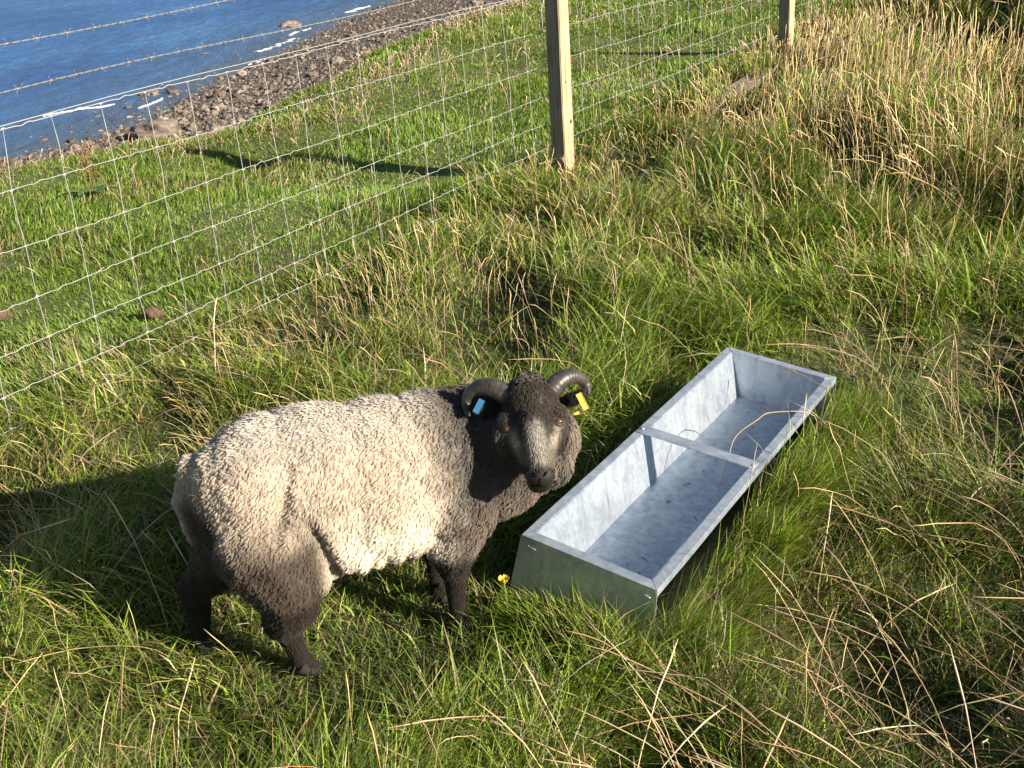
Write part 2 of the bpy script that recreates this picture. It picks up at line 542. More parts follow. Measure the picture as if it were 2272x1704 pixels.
link('line_wire', pr.build('line_wire', wm), fence)
for hh, sd_ in ((.086, 1.0), (.212, 4.0)):
    pr = Parts()
    ks = np.arange(K0, K1, .04)
    for q in (0, math.pi):                                   # two strands twisted together
        a = ks * SPC / .03 * 2 * math.pi / 2 + q
        base = fpt(ks, hh + .006 * np.sin(ks * .5 + sd_) + .0013 * np.cos(a))
        perp = np.cross(FD, FUP); perp /= np.linalg.norm(perp)
        pr.tube(base + perp * (.0013 * np.sin(a))[:, None] + inv, .0011, 4)
    for kk in np.arange(K0, K1, .095 / SPC):
        kk = kk + RNG.normal(0, .03)
        c0 = fpt(np.array(kk), np.array(hh + .006 * np.sin(kk * .5 + sd_))) + inv
        pr.tube(np.array([c0 - FD * .007, c0 + FD * .007]), .0030, 6)
        a0 = RNG.uniform(0, 3.14)
        for e in (-1, 1):
            for s_ in (-1, 1):
                a1 = a0 + e * .5
                dv = FUP * math.cos(a1) * s_ + perp * math.sin(a1) * s_ + FD * e * .45
                dv = nz(dv) * RNG.uniform(.014, .019)
                pr.tube(np.array([c0 + FD * e * .003, c0 + FD * e * .003 + dv]), [.0012, .0005], 4)
    link('barbed_wire', pr.build('barbed_wire', bwm), fence)
faz = math.atan2(FD[1], FD[0])
def post(k, w_, seed, knots):
    base = fpt(np.array(k), np.array(-.86))
    n_ = np.array([FD[1], -FD[0], 0]); n_ /= np.linalg.norm(n_)
    c0 = base + n_ * (w_ / 2 + .004)
    bm = bmesh.new()
    H = 1.36
    bmesh.ops.create_cube(bm, size=1)
    for v in bm.verts:
        v.co = Vector((v.co.x * w_, v.co.y * w_ * 1.06, (v.co.z + .5) * H - .25))
    bmesh.ops.bevel(bm, geom=bm.edges[:], offset=.0035, segments=2, affect='EDGES')
    bmesh.ops.subdivide_edges(bm, edges=[e for e in bm.edges if abs(e.verts[0].co.z - e.verts[1].co.z) > .5], cuts=16)
    for v in bm.verts:
        z = v.co.z
        v.co.x += .0022 * mnoise.noise(Vector((z * 3, seed, 0))) + .0011 * mnoise.noise(Vector((v.co.x * 40, v.co.y * 40, z * 9 + seed)))
        v.co.y += .0022 * mnoise.noise(Vector((z * 3, seed + 9, 0))) + .0011 * mnoise.noise(Vector((v.co.x * 40, v.co.y * 40, z * 9 + seed + 5)))
    bm.normal_update()
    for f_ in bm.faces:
        if f_.normal.x < -.5 or f_.normal.y > .5:            # these two sides take the darker, greyer copy
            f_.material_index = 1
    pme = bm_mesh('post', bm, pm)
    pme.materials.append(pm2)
    o = link('post', pme, fence)
    o.location = c0 + inv
    o.rotation_euler = (0, 0, faz - R(8))
    for (fx, z, r_) in knots:                                # knots in the sunlit face
        bm = bmesh.new()
        bmesh.ops.create_uvsphere(bm, u_segments=16, v_segments=8, radius=1)
        for v in bm.verts:
            f = 1 + .25 * mnoise.noise(v.co * 2 + Vector((z * 9, 0, 0)))
            v.co = Vector((v.co.x * r_ * f, v.co.y * .0016, v.co.z * r_ * 1.5 * f))
        kn = link('knot', bm_mesh('knot', bm, km, True), o)
        kn.location = (fx, -w_ * .53 - .0005, z) if fx < 5 else (w_ / 2 + .0005, 0, z)
        if fx > 5:
            kn.rotation_euler = (0, 0, R(90))
            kn.location[1] = (fx - 10)
    return o
# note: local -y faces the pasture this side, local +x faces along the fence away
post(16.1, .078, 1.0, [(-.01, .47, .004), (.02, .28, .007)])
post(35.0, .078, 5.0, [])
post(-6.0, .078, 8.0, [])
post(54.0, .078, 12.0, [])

# weathered board lying in the grass under the fence
bm = bmesh.new()
bmesh.ops.create_cube(bm, size=1)
for v in bm.verts:
    v.co = Vector((v.co.x * 1.0, v.co.y * .10, v.co.z * .03))
bmesh.ops.bevel(bm, geom=bm.edges[:], offset=.003, segments=1, affect='EDGES')
bmesh.ops.subdivide_edges(bm, edges=[e for e in bm.edges if abs(e.verts[0].co.x - e.verts[1].co.x) > .5], cuts=10)
for v in bm.verts:
    v.co.z += .012 * math.sin(v.co.x * 2.2)
    v.co.y += .004 * mnoise.noise(Vector((v.co.x * 8, v.co.y * 30, 3)))
plm, t, b = mat('weathered_board')
tc = node(t, 'ShaderNodeTexCoord')
mp = node(t, 'ShaderNodeMapping'); mp.inputs['Scale'].default_value = (.05, 1, 1)
t.links.new(tc.outputs['Object'], mp.inputs[0])
n = node(t, 'ShaderNodeTexNoise', Scale=90.0, Detail=5.0)
t.links.new(mp.outputs[0], n.inputs['Vector'])
t.links.new(ramp(t, [(.35, (.10, .08, .068)), (.7, (.25, .21, .17))], n.outputs[0]).outputs[0], b.inputs['Base Color'])
b.inputs['Roughness'].default_value = .9
pk = link('wooden_board', bm_mesh('wooden_board', bm, plm))
pk.location = (1.50, 6.62, float(ground_z(1.5, 6.62)) + .030)
pk.rotation_euler = (R(14), R(-3), math.atan2(1.05, .70))
tag(pk, 'weathered grey wooden board lying in the grass along the fence foot', 'board')

# ------------------------------------------------------------------ trough
TL = np.array([.5771, .8162, .0261]); TW = np.array([.8128, -.5710, -.1156]); TN = np.array([.0795, -.0879, .9930])
TO = np.array([-.003, 1.852, -1.152 + ZC])
LEN, WID, DEP = 1.05, .309, .127
zm, t, b = mat('galvanised_sheet')
tc = node(t, 'ShaderNodeTexCoord')
n1 = node(t, 'ShaderNodeTexNoise', Scale=22.0, Detail=6.0, Roughness=.65, Distortion=1.2)
mp = node(t, 'ShaderNodeMapping'); mp.inputs['Scale'].default_value = (.9, .9, .22); mp.inputs['Rotation'].default_value = (R(8), R(12), 0)
t.links.new(tc.outputs['Object'], mp.inputs[0]); t.links.new(mp.outputs[0], n1.inputs['Vector'])
vo = node(t, 'ShaderNodeTexVoronoi', Scale=95.0)
t.links.new(tc.outputs['Object'], vo.inputs['Vector'])
n3 = node(t, 'ShaderNodeTexNoise', Scale=5.0, Detail=3.0)
t.links.new(tc.outputs['Object'], n3.inputs['Vector'])
ad = node(t, 'ShaderNodeMath', operation='MULTIPLY_ADD'); ad.inputs[1].default_value = .16
sp = node(t, 'ShaderNodeSeparateColor')
t.links.new(vo.outputs['Color'], sp.inputs[0]); t.links.new(sp.outputs[0], ad.inputs[0]); t.links.new(n1.outputs[0], ad.inputs[2])
c = ramp(t, [(.34, (.36, .43, .52)), (.50, (.45, .515, .60)), (.68, (.60, .65, .71))], ad.outputs[0])
t.links.new(c.outputs[0], b.inputs['Base Color'])
b.inputs['Metallic'].default_value = .62
rr = ramp(t, [(.3, (.30, .30, .30)), (.75, (.52, .52, .52))], n3.outputs[0])
t.links.new(rr.outputs[0], b.inputs['Roughness'])
bp = node(t, 'ShaderNodeBump', Strength=.12, Distance=.004)
t.links.new(n1.outputs[0], bp.inputs['Height']); t.links.new(bp.outputs[0], b.inputs['Normal'])
b.inputs['Specular IOR Level'].default_value = .4

trough = thing('feed_trough', (0, 0, 0), 'long galvanised metal feed trough with one cross bar standing in the grass', 'trough')
trough.matrix_world = Matrix(((TW[0], TL[0], TN[0], TO[0]), (TW[1], TL[1], TN[1], TO[1]), (TW[2], TL[2], TN[2], TO[2]), (0, 0, 0, 1)))
# trough coordinates: x across, y along, z up from the rim
def sheet(quads, thick, name, parent, bev=.0012):
    bm = bmesh.new()
    for q in quads:
        bm.faces.new([bm.verts.new(Vector(p)) for p in q])
    bmesh.ops.remove_doubles(bm, verts=bm.verts, dist=1e-5)
    bmesh.ops.recalc_face_normals(bm, faces=bm.faces)
    bmesh.ops.solidify(bm, geom=bm.faces[:], thickness=thick)
    bmesh.ops.bevel(bm, geom=bm.edges[:], offset=bev * .3, segments=1, affect='EDGES')
    return link(name, bm_mesh(name, bm, zm), parent)
RIM = .023
INS = .058
E = .004
# channel: two sloping long sides and floor in one folded sheet, with the rolled lips
nseg = 12
ys = np.linspace(.004, LEN - .004, nseg + 1)
prof = [(RIM, 0), (INS, -DEP), (WID - INS - .004, -DEP), (WID - RIM, 0)]
quads = []
for y0, y1 in zip(ys[:-1], ys[1:]):
    for (x0, z0), (x1, z1) in zip(prof[:-1], prof[1:]):
        quads.append([(x0, y0, z0), (x1, y0, z1), (x1, y1, z1), (x0, y1, z0)])
sheet(quads, .0012, 'channel', trough)
def lip(x0, x1, flip):
    bm = bmesh.new()
    pts = [(x0, .0015), (x1, .0015), (x1, -.016), (x1 + (.004 if flip else -.004), -.016), (x1 + (.004 if flip else -.004), -.002), (x0, -.002)]
    rows = []
    for yy in (0, LEN):
        rows.append([bm.verts.new(Vector((px, yy + ((RIM if yy == 0 else -RIM) if False else 0), pz))) for px, pz in pts])
    k = len(pts)
    for i in range(k):
        bm.faces.new([rows[0][i], rows[0][(i + 1) % k], rows[1][(i + 1) % k], rows[1][i]])
    bm.faces.new(rows[0]); bm.faces.new(rows[1][::-1])
    # mitre the inner corners
    for v in bm.verts:
        if abs(v.co.x - x0) < 1e-6:
            v.co.y += RIM if v.co.y < .1 else -RIM
    bmesh.ops.recalc_face_normals(bm, faces=bm.faces)
    bmesh.ops.bevel(bm, geom=bm.edges[:], offset=.0012, segments=2, affect='EDGES')
    bmesh.ops.subdivide_edges(bm, edges=[e for e in bm.edges if abs(e.verts[0].co.y - e.verts[1].co.y) > .5], cuts=14)
    for v in bm.verts:
        v.co.z += .0012 * mnoise.noise(Vector((v.co.y * 5, x0 * 30, 0)))
        v.co.x += .0012 * mnoise.noise(Vector((v.co.y * 4, x0 * 30, 7)))
    return link('rim', bm_mesh('rim', bm, zm), trough)
lip(RIM, 0, True)
lip(WID - RIM, WID, False)
FOOT = -.178
def end_plate(y, s):
    bm = bmesh.new()
    out = [(0, .0), (WID, .0), (WID + .010, FOOT), (-.024, FOOT)]
    th = .0025
    f = [bm.verts.new(Vector((px, y + (0 if pz == 0 else -s * .012), pz))) for px, pz in out]
    g_ = [bm.verts.new(Vector((px, y + s * th + (0 if pz == 0 else -s * .012), pz))) for px, pz in out]
    bm.faces.new(f); bm.faces.new(g_[::-1])
    for i in range(4):
        bm.faces.new([f[i], f[(i + 1) % 4], g_[(i + 1) % 4], g_[i]])
    # folded top flange, mitred at the corners
    y2 = y + s * RIM
    a = [bm.verts.new(Vector(p)) for p in [(.0015, y, .0025), (WID - .0015, y, .0025), (WID - RIM - .001, y2, .0025), (RIM + .001, y2, .0025)]]
    c_ = [bm.verts.new(Vector(p)) for p in [(.0015, y, -.0005), (WID - .0015, y, -.0005), (WID - RIM - .001, y2, -.0005), (RIM + .001, y2, -.0005)]]
    bm.faces.new(a); bm.faces.new(c_[::-1])
    for i in range(4):
        bm.faces.new([a[i], a[(i + 1) % 4], c_[(i + 1) % 4], c_[i]])
    # inner end wall of the bowl
    e0 = y + s * RIM
    q = [(RIM + .0015, e0, -.001), (WID - RIM - .0015, e0, -.001), (WID - INS - .003, e0 - s * .001, -DEP + .001), (INS + .001, e0 - s * .001, -DEP + .001)]
    bm.faces.new([bm.verts.new(Vector(p)) for p in q])
    return link('end_plate', bm_mesh('end_plate', bm, zm), trough)
end_plate(0, 1)
end_plate(LEN, -1)
# cross bar, a flat strap bent down and riveted at each rim
bm = bmesh.new()
path = [(.004, .0032), (.016, .0050), (.05, .0056), (WID - .05, .0056), (WID - .02, .0050), (WID - .011, .0032)]
rows = []
for px, pz in path:
    yy = .516 + (px - .15) * .02
    rows.append([bm.verts.new(Vector((px, yy - .018, pz))), bm.verts.new(Vector((px, yy + .018, pz))), bm.verts.new(Vector((px, yy + .018, pz - .0028))), bm.verts.new(Vector((px, yy - .018, pz - .0028)))])
for a, c_ in zip(rows[:-1], rows[1:]):
    for i in range(4):
        bm.faces.new([a[i], a[(i + 1) % 4], c_[(i + 1) % 4], c_[i]])
bm.faces.new(rows[0][::-1]); bm.faces.new(rows[-1])
bmesh.ops.recalc_face_normals(bm, faces=bm.faces)
bmesh.ops.bevel(bm, geom=[e for e in bm.edges if e.calc_face_angle(0) > .5], offset=.0007, segments=1, affect='EDGES')
bar = link('cross_bar', bm_mesh('cross_bar', bm, zm), trough)
for px in (.012, WID - .016):
    bm = bmesh.new()
    bmesh.ops.create_uvsphere(bm, u_segments=12, v_segments=8, radius=.005)
    for v in bm.verts: v.co.z *= .45
    rv = link('rivet', bm_mesh('rivet', bm, zm, True), bar)
    rv.location = (px, .515, .0052)
# weld beads and spot welds on the end plates
pr = Parts()
for x_, z_ in ((.19, -DEP + .004), (.235, -DEP + .004)):
    u = np.linspace(0, 1, 7)
    pr.tube(np.stack([x_ + .028 * u, LEN - RIM - .003 + u * 0, z_ + .0015 * np.sin(u * 9)], -1), .0024 + .0008 * np.sin(u * 12), 7)
u = np.linspace(0, 1, 6)
pr.tube(np.stack([.016 + .022 * u, -.0012 + u * 0, -.017 - .003 * u], -1), .0022 + .0008 * np.sin(u * 12), 7)
pr.tube(np.stack([.285 + .012 * u, -.0012 + u * 0, -.018 - .003 * u], -1), .0022, 7)
pr.tube(np.stack([RIM + .006 + u * 0 , LEN - RIM - .004 + u * 0, -.04 - .012 * u], -1), .002, 7)
link('weld_bead', pr.build('weld_bead', zm), trough)
# ------------------------------------------------------------------ sheep
SO = np.array([-.37, 1.79, -1.335 + ZC])
STH = R(15)
S1 = np.array([math.cos(STH), math.sin(STH), 0]); S2 = np.array([-math.sin(STH), math.cos(STH), 0])
sheep = thing('sheep', tuple(SO), 'horned young sheep with grey beige fleece, black face and ear tags beside the metal trough', 'sheep')
sheep.rotation_euler = (0, 0, STH)
def toloc(v):                                               # world direction -> sheep directions
    return np.array([v @ S1, v @ S2, v[2]])
# head frame: the sheep has turned its face square to the viewer; x right, y down the face, n out of the face
HX, HN = toloc(RT), -toloc(FW)
HY = np.cross(HX, HN); HY = HY if HY[2] < 0 else -HY
H0 = np.array([.386, -.12, .468])
_ray = nz(toloc(SO * [1, 1, 1] - np.array([0, 0, ZC])) + H0)        # pulled along its line of sight
H0 = H0 - _ray * .055
HS = .178e-3 * (1.98 - .055) / 1.98
def hp(x, y, n):
    return H0 + HX * (x - 1030) * HS + HY * (y - 780) * HS + HN * n
def to_head(P):
    d = np.asarray(P) - H0
    return d @ HX / HS + 1030, d @ HY / HS + 780, d @ HN

class Blob:
    """spheres and ellipsoids gathered into one closed surface"""
    def __init__(s):
        s.bm = bmesh.new()
    def ball(s, c, r, ax=None, sub=3):
        r = np.broadcast_to(np.asarray(r, float), (3,))
        M = Matrix.Identity(4)
        A = np.eye(3) if ax is None else np.array(ax)
        for i in range(3):
            for j in range(3):
                M[j][i] = A[i][j] * r[i]
            M[i][3] = c[i]
        bmesh.ops.create_icosphere(s.bm, subdivisions=sub, radius=1, matrix=M)
    def limb(s, pts, rad, n=9):
        P = np.array(pts, float)
        rad = np.asarray(rad, float)
        for a, b_, r0, r1 in zip(P[:-1], P[1:], rad[:-1], rad[1:]):
            for u in np.linspace(0, 1, n):
                s.ball(a + (b_ - a) * u, r0 + (r1 - r0) * u, sub=2)
    def surface(s, name, voxel, smooth, mt):
        me = bpy.data.meshes.new(name)
        s.bm.to_mesh(me); s.bm.free()
        o = bpy.data.objects.new(name, me)
        SC.collection.objects.link(o)
        md = o.modifiers.new('r', 'REMESH'); md.mode = 'VOXEL'; md.voxel_size = voxel
        md = o.modifiers.new('s', 'SMOOTH'); md.factor = .5; md.iterations = smooth
        dg = bpy.context.evaluated_depsgraph_get()
        out = bpy.data.meshes.new_from_object(o.evaluated_get(dg))
        bpy.data.objects.remove(o); bpy.data.meshes.remove(me)
        out.name = name
        out.materials.clear(); out.materials.append(mt)
        out.polygons.foreach_set('use_smooth', np.ones(len(out.polygons), bool))
        return out

B = Blob()
# trunk
B.ball((-.105, .0, .362), (.145, .148, .165))
B.ball((-.02, .0, .358), (.20, .160, .172))
B.ball((.10, .0, .350), (.20, .158, .168))
B.ball((.20, .005, .358), (.15, .138, .158))
B.ball((.27, .015, .35), (.13, .118, .142))
B.ball((.02, -.01, .30), (.20, .135, .115))                  # barrel belly
B.ball((-.180, .0, .37), (.07, .11, .125))
# chest, neck and ruff
B.ball((.325, .0, .340), (.118, .108, .115))
B.limb([(.24, .03, .395), (.33, .02, .405), (.380, -.05, .432), hp(1040, 700, -.10)], [.105, .098, .086, .060])
B.ball((.390, .0, .365), (.095, .092, .105))
B.ball(hp(1310, 960, -.150), (.044, .05, .062))
B.ball(hp(1200, 1200, -.14), (.050, .05, .055))
B.ball(hp(830, 930, -.15), (.06, .06, .07))
# hind legs (near = right side, y<0)
B.limb([(-.125, -.075, .31), (-.100, -.090, .255)], [.105, .090])
B.limb([(-.100, -.092, .245), (-.105, -.085, .175), (-.122, -.078, .135)], [.078, .058, .040])
B.limb([(-.122, -.078, .138), (-.112, -.076, .085), (-.104, -.076, .045), (-.096, -.076, .024)], [.033, .021, .018, .021])
B.limb([(-.15, .07, .31), (-.17, .08, .25)], [.10, .085])
B.limb([(-.18, .08, .25), (-.240, .078, .185), (-.282, .075, .150)], [.075, .050, .034])
B.limb([(-.282, .075, .152), (-.283, .073, .09), (-.290, .073, .045), (-.283, .073, .024)], [.034, .022, .019, .021])
# fore legs
B.limb([(.235, -.070, .30), (.222, -.068, .215), (.221, -.062, .165)], [.080, .050, .034])
B.limb([(.221, -.062, .165), (.222, -.058, .125), (.220, -.056, .075), (.224, -.056, .040), (.232, -.056, .022)], [.029, .022, .0165, .020, .021])
B.limb([(.225, .07, .30), (.200, .062, .21), (.203, .055, .165)], [.075, .046, .032])
B.limb([(.203, .055, .165), (.204, .052, .125), (.202, .050, .075), (.206, .050, .040), (.214, .050, .022)], [.028, .021, .0165, .020, .021])
# tail
B.limb([(-.232, .012, .44), (-.258, .012, .38), (-.252, .012, .30)], [.030, .026, .016])
# head
ax = (HX, HY, HN)
B.ball(hp(1010, 560, -.055), (.050, .056, .054), ax)
B.ball(hp(1005, 470, -.045), (.044, .032, .042), ax)
B.ball(hp(1035, 800, -.050), (.060, .058, .046), ax)
B.ball(hp(795, 850, -.040), (.030, .046, .028), ax)
B.ball(hp(1265, 800, -.040), (.028, .046, .028), ax)
for x, y in ((748, 792), (1308, 732)):
    B.ball(hp(x, y, -.040), (.019, .020, .022), ax)
    B.ball(hp(x + (12 if x < 1000 else -8), y - 62, -.030), (.020, .012, .018), ax)
B.limb([hp(1035, 800, -.045), hp(1070, 1010, -.022), hp(1092, 1200, .004)], [.053, .040, .0275])
B.limb([hp(1030, 720, -.012), hp(1070, 1020, .002), hp(1095, 1190, .020)], [.028, .025, .019])
B.ball(hp(1098, 1285, .014), (.0285, .024, .024), ax)        # nose
B.ball(hp(1050, 1275, .012), (.016, .018, .020), ax)
B.ball(hp(1145, 1268, .012), (.016, .018, .020), ax)
B.ball(hp(1060, 1372, .001), (.018, .016, .020), ax)         # lips
B.ball(hp(1138, 1368, .001), (.018, .016, .020), ax)
B.ball(hp(1098, 1428, -.010), (.021, .012, .020), ax)        # chin
B.limb([hp(1095, 1380, -.022), hp(1050, 1150, -.055), hp(1020, 950, -.085)], [.020, .032, .048])
B.ball(hp(860, 960, -.055), (.026, .040, .03), ax)
B.ball(hp(1230, 930, -.055), (.026, .040, .03), ax)
# ears, held out sideways
for pts in ([(690, 590, -.070), (600, 580, -.066), (520, 585, -.062), (440, 600, -.060), (390, 620, -.060)],
            [(1350, 540, -.070), (1430, 520, -.066), (1500, 490, -.062), (1570, 440, -.060), (1600, 400, -.060)]):
    P = [hp(*p) for p in pts]
    for a, b_, r0, r1 in zip(P[:-1], P[1:], (.011, .015, .016, .012), (.015, .016, .012, .005)):
        for u in np.linspace(0, 1, 7):
            r_ = r0 + (r1 - r0) * u
            dirv = nz(b_ - a); nn = nz(HN - dirv * (HN @ dirv)); up = np.cross(dirv, nn)
            B.ball(a + (b_ - a) * u, (r_, r_, .0052), (dirv, up, nn), 2)

hm, t, b = mat('sheep_skin')
at = node(t, 'ShaderNodeAttribute', attribute_name='col')
n = node(t, 'ShaderNodeTexNoise', Scale=320.0, Detail=3.0)
tc = node(t, 'ShaderNodeTexCoord')
t.links.new(tc.outputs['Object'], n.inputs['Vector'])
mx = node(t, 'ShaderNodeMixRGB', blend_type='MULTIPLY'); mx.inputs[0].default_value = .7
t.links.new(at.outputs['Color'], mx.inputs[1])
t.links.new(ramp(t, [(.3, (.5, .5, .5)), (.7, (1.2, 1.2, 1.2))], n.outputs[0]).outputs[0], mx.inputs[2])
t.links.new(mx.outputs[0], b.inputs['Base Color'])
b.inputs['Roughness'].default_value = .6
b.inputs['Specular IOR Level'].default_value = .25
bp = node(t, 'ShaderNodeBump', Strength=.35, Distance=.002)
t.links.new(n.outputs[0], bp.inputs['Height']); t.links.new(bp.outputs[0], b.inputs['Normal'])
body_me = B.surface('body', .0042, 7, hm)
nv = len(body_me.vertices)
BV = np.empty(nv * 3, np.float32); body_me.vertices.foreach_get('co', BV); BV = BV.reshape(-1, 3).astype(float)
BN = np.empty(nv * 3, np.float32); body_me.vertices.foreach_get('normal', BN); BN = BN.reshape(-1, 3).astype(float)
_X, _Y, _Z = BV.T
_d = .013 * (fbm(_X * 13 + _Y * 9, _Z * 13 - _Y * 4, 12.0, 3) - .5) + .005 * (fbm(_X * 34 + _Y * 20, _Z * 30 + _Y * 9, 14.0, 2) - .5)
_d -= .020 * np.exp(-((_X + .040 - .30 * (.34 - _Z)) / .014) ** 2) * sstep(.40, .33, _Z) * sstep(.19, .23, _Z) * (_Y < -.03)
_d -= .010 * np.exp(-((_X + .085 + .35 * (.42 - _Z)) / .012) ** 2) * sstep(.50, .44, _Z) * sstep(.33, .37, _Z) * (_Y < -.03)
_d += .0028 * np.sin(_X * 175 + 3 * fbm(_X * 10, _Z * 10, 2.0)) * sstep(.29, .24, _Z) * sstep(-.03, .02, _X) * sstep(.21, .17, _X) * (_Y < 0)
_hx, _hy, _hn = (BV - H0) @ HX / HS, (BV - H0) @ HY / HS, (BV - H0) @ HN
_w = sstep(.15, .22, _Z) * (1 - (( _hn > -.10) & (np.abs(_hx) < 700) & (_hy > -520) & (_hy < 780)).astype(float))
BV = BV + BN * (_d * _w)[:, None]
body_me.vertices.foreach_set('co', np.ascontiguousarray(BV, np.float32).ravel())
body_me.update()
BV = np.empty(nv * 3, np.float32); body_me.vertices.foreach_get('co', BV); BV = BV.reshape(-1, 3).astype(float)
BN = np.empty(nv * 3, np.float32); body_me.vertices.foreach_get('normal', BN); BN = BN.reshape(-1, 3).astype(float)

def lerp(a, b_, f):
    return a + (np.asarray(b_) - a) * f[:, None]
def head_mask(P):
    hx, hy, hn = to_head(P)
    cx = 1020 + (hy - 560) * .09
    half = np.interp(hy, [280, 480, 760, 1000, 1250, 1480, 1560], [250, 330, 375, 300, 215, 170, 100])
    m_ = sstep(-.085, -.060, hn) * (1 - sstep(half * .92, half * 1.12, np.abs(hx - cx))) * sstep(300, 340, hy) * (1 - sstep(1490, 1530, hy))
    ear = ((np.abs(hy - 545) < 190) & (np.abs(hn + .063) < .026) & (np.abs(hx - 1010) > 330) & (np.abs(hx - 1010) < 680)).astype(float)
    ear *= ((hx < 1010) & (hy > 470) & (hy < 720) & (hn > -.085) | (hx > 1010) & (hy < 640))
    return np.clip(m_, 0, 1), ear
def coat(P, Nn):
    """albedo of the coat in sheep coordinates"""
    X, Y, Z = P[:, 0], P[:, 1], P[:, 2]
    w1 = fbm(X * 16 + Y * 5, Z * 16, 3.0)
    w2 = fbm(X * 7 + 3, Z * 7 + Y * 6, 8.0)
    c = np.tile(np.array([.57, .465, .360]), (len(P), 1))
    c = lerp(c, (.50, .45, .39), sstep(.45, .53, Z))
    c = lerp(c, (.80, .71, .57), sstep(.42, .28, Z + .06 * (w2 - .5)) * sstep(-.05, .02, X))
    c = lerp(c, (.36, .30, .24), .7 * sstep(.55, .75, w2) * sstep(.48, .36, Z) * sstep(.0, -.06, X))
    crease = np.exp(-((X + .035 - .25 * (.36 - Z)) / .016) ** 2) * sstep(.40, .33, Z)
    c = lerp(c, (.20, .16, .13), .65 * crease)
    th = sstep(.390, .300, Z + .07 * (w1 - .5)) * sstep(-.02, -.055, X)
    c = lerp(c, (.085, .063, .047), th)
    # shoulder and neck turn dark grey brown, darkened further for the head's shade
    ns = sstep(.165, .255, X + .05 * (w1 - .5))
    c = lerp(c, (.085, .072, .063), ns)
    c = lerp(c, (.165, .128, .100), ns * sstep(.36, .28, Z))
    c = lerp(c, (.30, .26, .22), .7 * ns * sstep(.60, .75, w1))
    rf = sstep(.440, .475, X) * (1 - sstep(.44, .50, Z))
    c = lerp(c, (.25, .205, .165), rf * .9)
    # legs, belly line, tail patch
    leg = sstep(.235, .185, Z + .03 * (w1 - .5))
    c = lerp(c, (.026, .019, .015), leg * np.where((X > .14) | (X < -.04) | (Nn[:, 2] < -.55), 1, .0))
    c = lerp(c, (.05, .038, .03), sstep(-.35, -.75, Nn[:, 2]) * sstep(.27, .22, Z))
    tp = np.exp(-((Z - .345) / .055) ** 2) * sstep(-.195, -.218, X) * sstep(.01, -.02, Y) * sstep(-.12, -.08, Y)
    c = lerp(c, (.055, .035, .022), np.clip(tp * 1.3, 0, 1))
    c = lerp(c, (.58, .50, .40), sstep(-.238, -.256, X) * sstep(.28, .31, Z) * sstep(-.01, .01, Y))
    # face
    hx, hy, hn = to_head(P)
    mk, ear = head_mask(P)
    f = np.tile(np.array([.040, .033, .028]), (len(P), 1))
    top = (1 - sstep(560, 700, hy))
    f = lerp(f, (.055, .042, .033), top)
    cx = 1030 + (hy - 780) * .117
    br = np.exp(-((hx - cx - 10) / np.interp(hy, [650, 800, 1000, 1150], [60, 100, 120, 110])) ** 4) * sstep(640, 800, hy) * (1 - sstep(1130, 1215, hy))
    f = lerp(f, (.37, .33, .28), br * (.85 + .5 * (w1 - .5)))
    for ex, ey, sx_ in ((845, 960, -1), (1250, 930, 1)):
        u = (hx - ex) * sx_; v_ = hy - ey
        stp = np.exp(-((u + v_ * .30) / 52) ** 2 - (v_ / 130) ** 2)
        f = lerp(f, (.42, .36, .28), np.clip(stp * 1.1, 0, 1))
    f = lerp(f, (.16, .125, .095), np.exp(-((hx - 905) / 60) ** 2 - ((hy - 1110) / 90) ** 2))
    f = lerp(f, (.20, .165, .13), np.exp(-((hx - 1225) / 50) ** 2 - ((hy - 1110) / 90) ** 2))
    f = lerp(f, (.12, .10, .09), np.exp(-((hx - 1015) / 50) ** 2 - ((hy - 1190) / 30) ** 2))
    f = lerp(f, (.11, .075, .052), np.exp(-((hx - 1345) / 40) ** 2 - ((hy - 520) / 110) ** 2))
    f = lerp(f, (.026, .023, .022), sstep(1195, 1235, hy))
    c = lerp(c, (.030, .024, .020), np.exp(-((hx - 800) / 90) ** 2 - ((hy - 1030) / 260) ** 2) * sstep(-.19, -.12, hn))
    c = lerp(c, (.045, .034, .028), np.exp(-((hx - 1360) / 45) ** 2 - ((hy - 1000) / 190) ** 2) * sstep(-.19, -.13, hn))
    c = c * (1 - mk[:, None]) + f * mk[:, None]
    c = c * (1 - ear[:, None]) + np.array([.020, .017, .016]) * ear[:, None]
    return np.clip(c, .012, .9)

a = body_me.attributes.new('col', 'FLOAT_COLOR', 'POINT')
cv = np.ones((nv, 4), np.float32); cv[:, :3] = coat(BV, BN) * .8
a.data.foreach_set('color', cv.ravel())
body = link('body', body_me, sheep)
from mathutils.bvhtree import BVHTree
_t = BVHTree.FromPolygons([Vector(v) for v in BV], [tuple(p.vertices) for p in body_me.polygons])
def on_face(x, y, lift=0.0):
    hit = _t.ray_cast(Vector(hp(x, y, .15)), Vector(-HN))[0]
    return np.array(hit) + HN * lift if hit is not None else hp(x, y, 0)

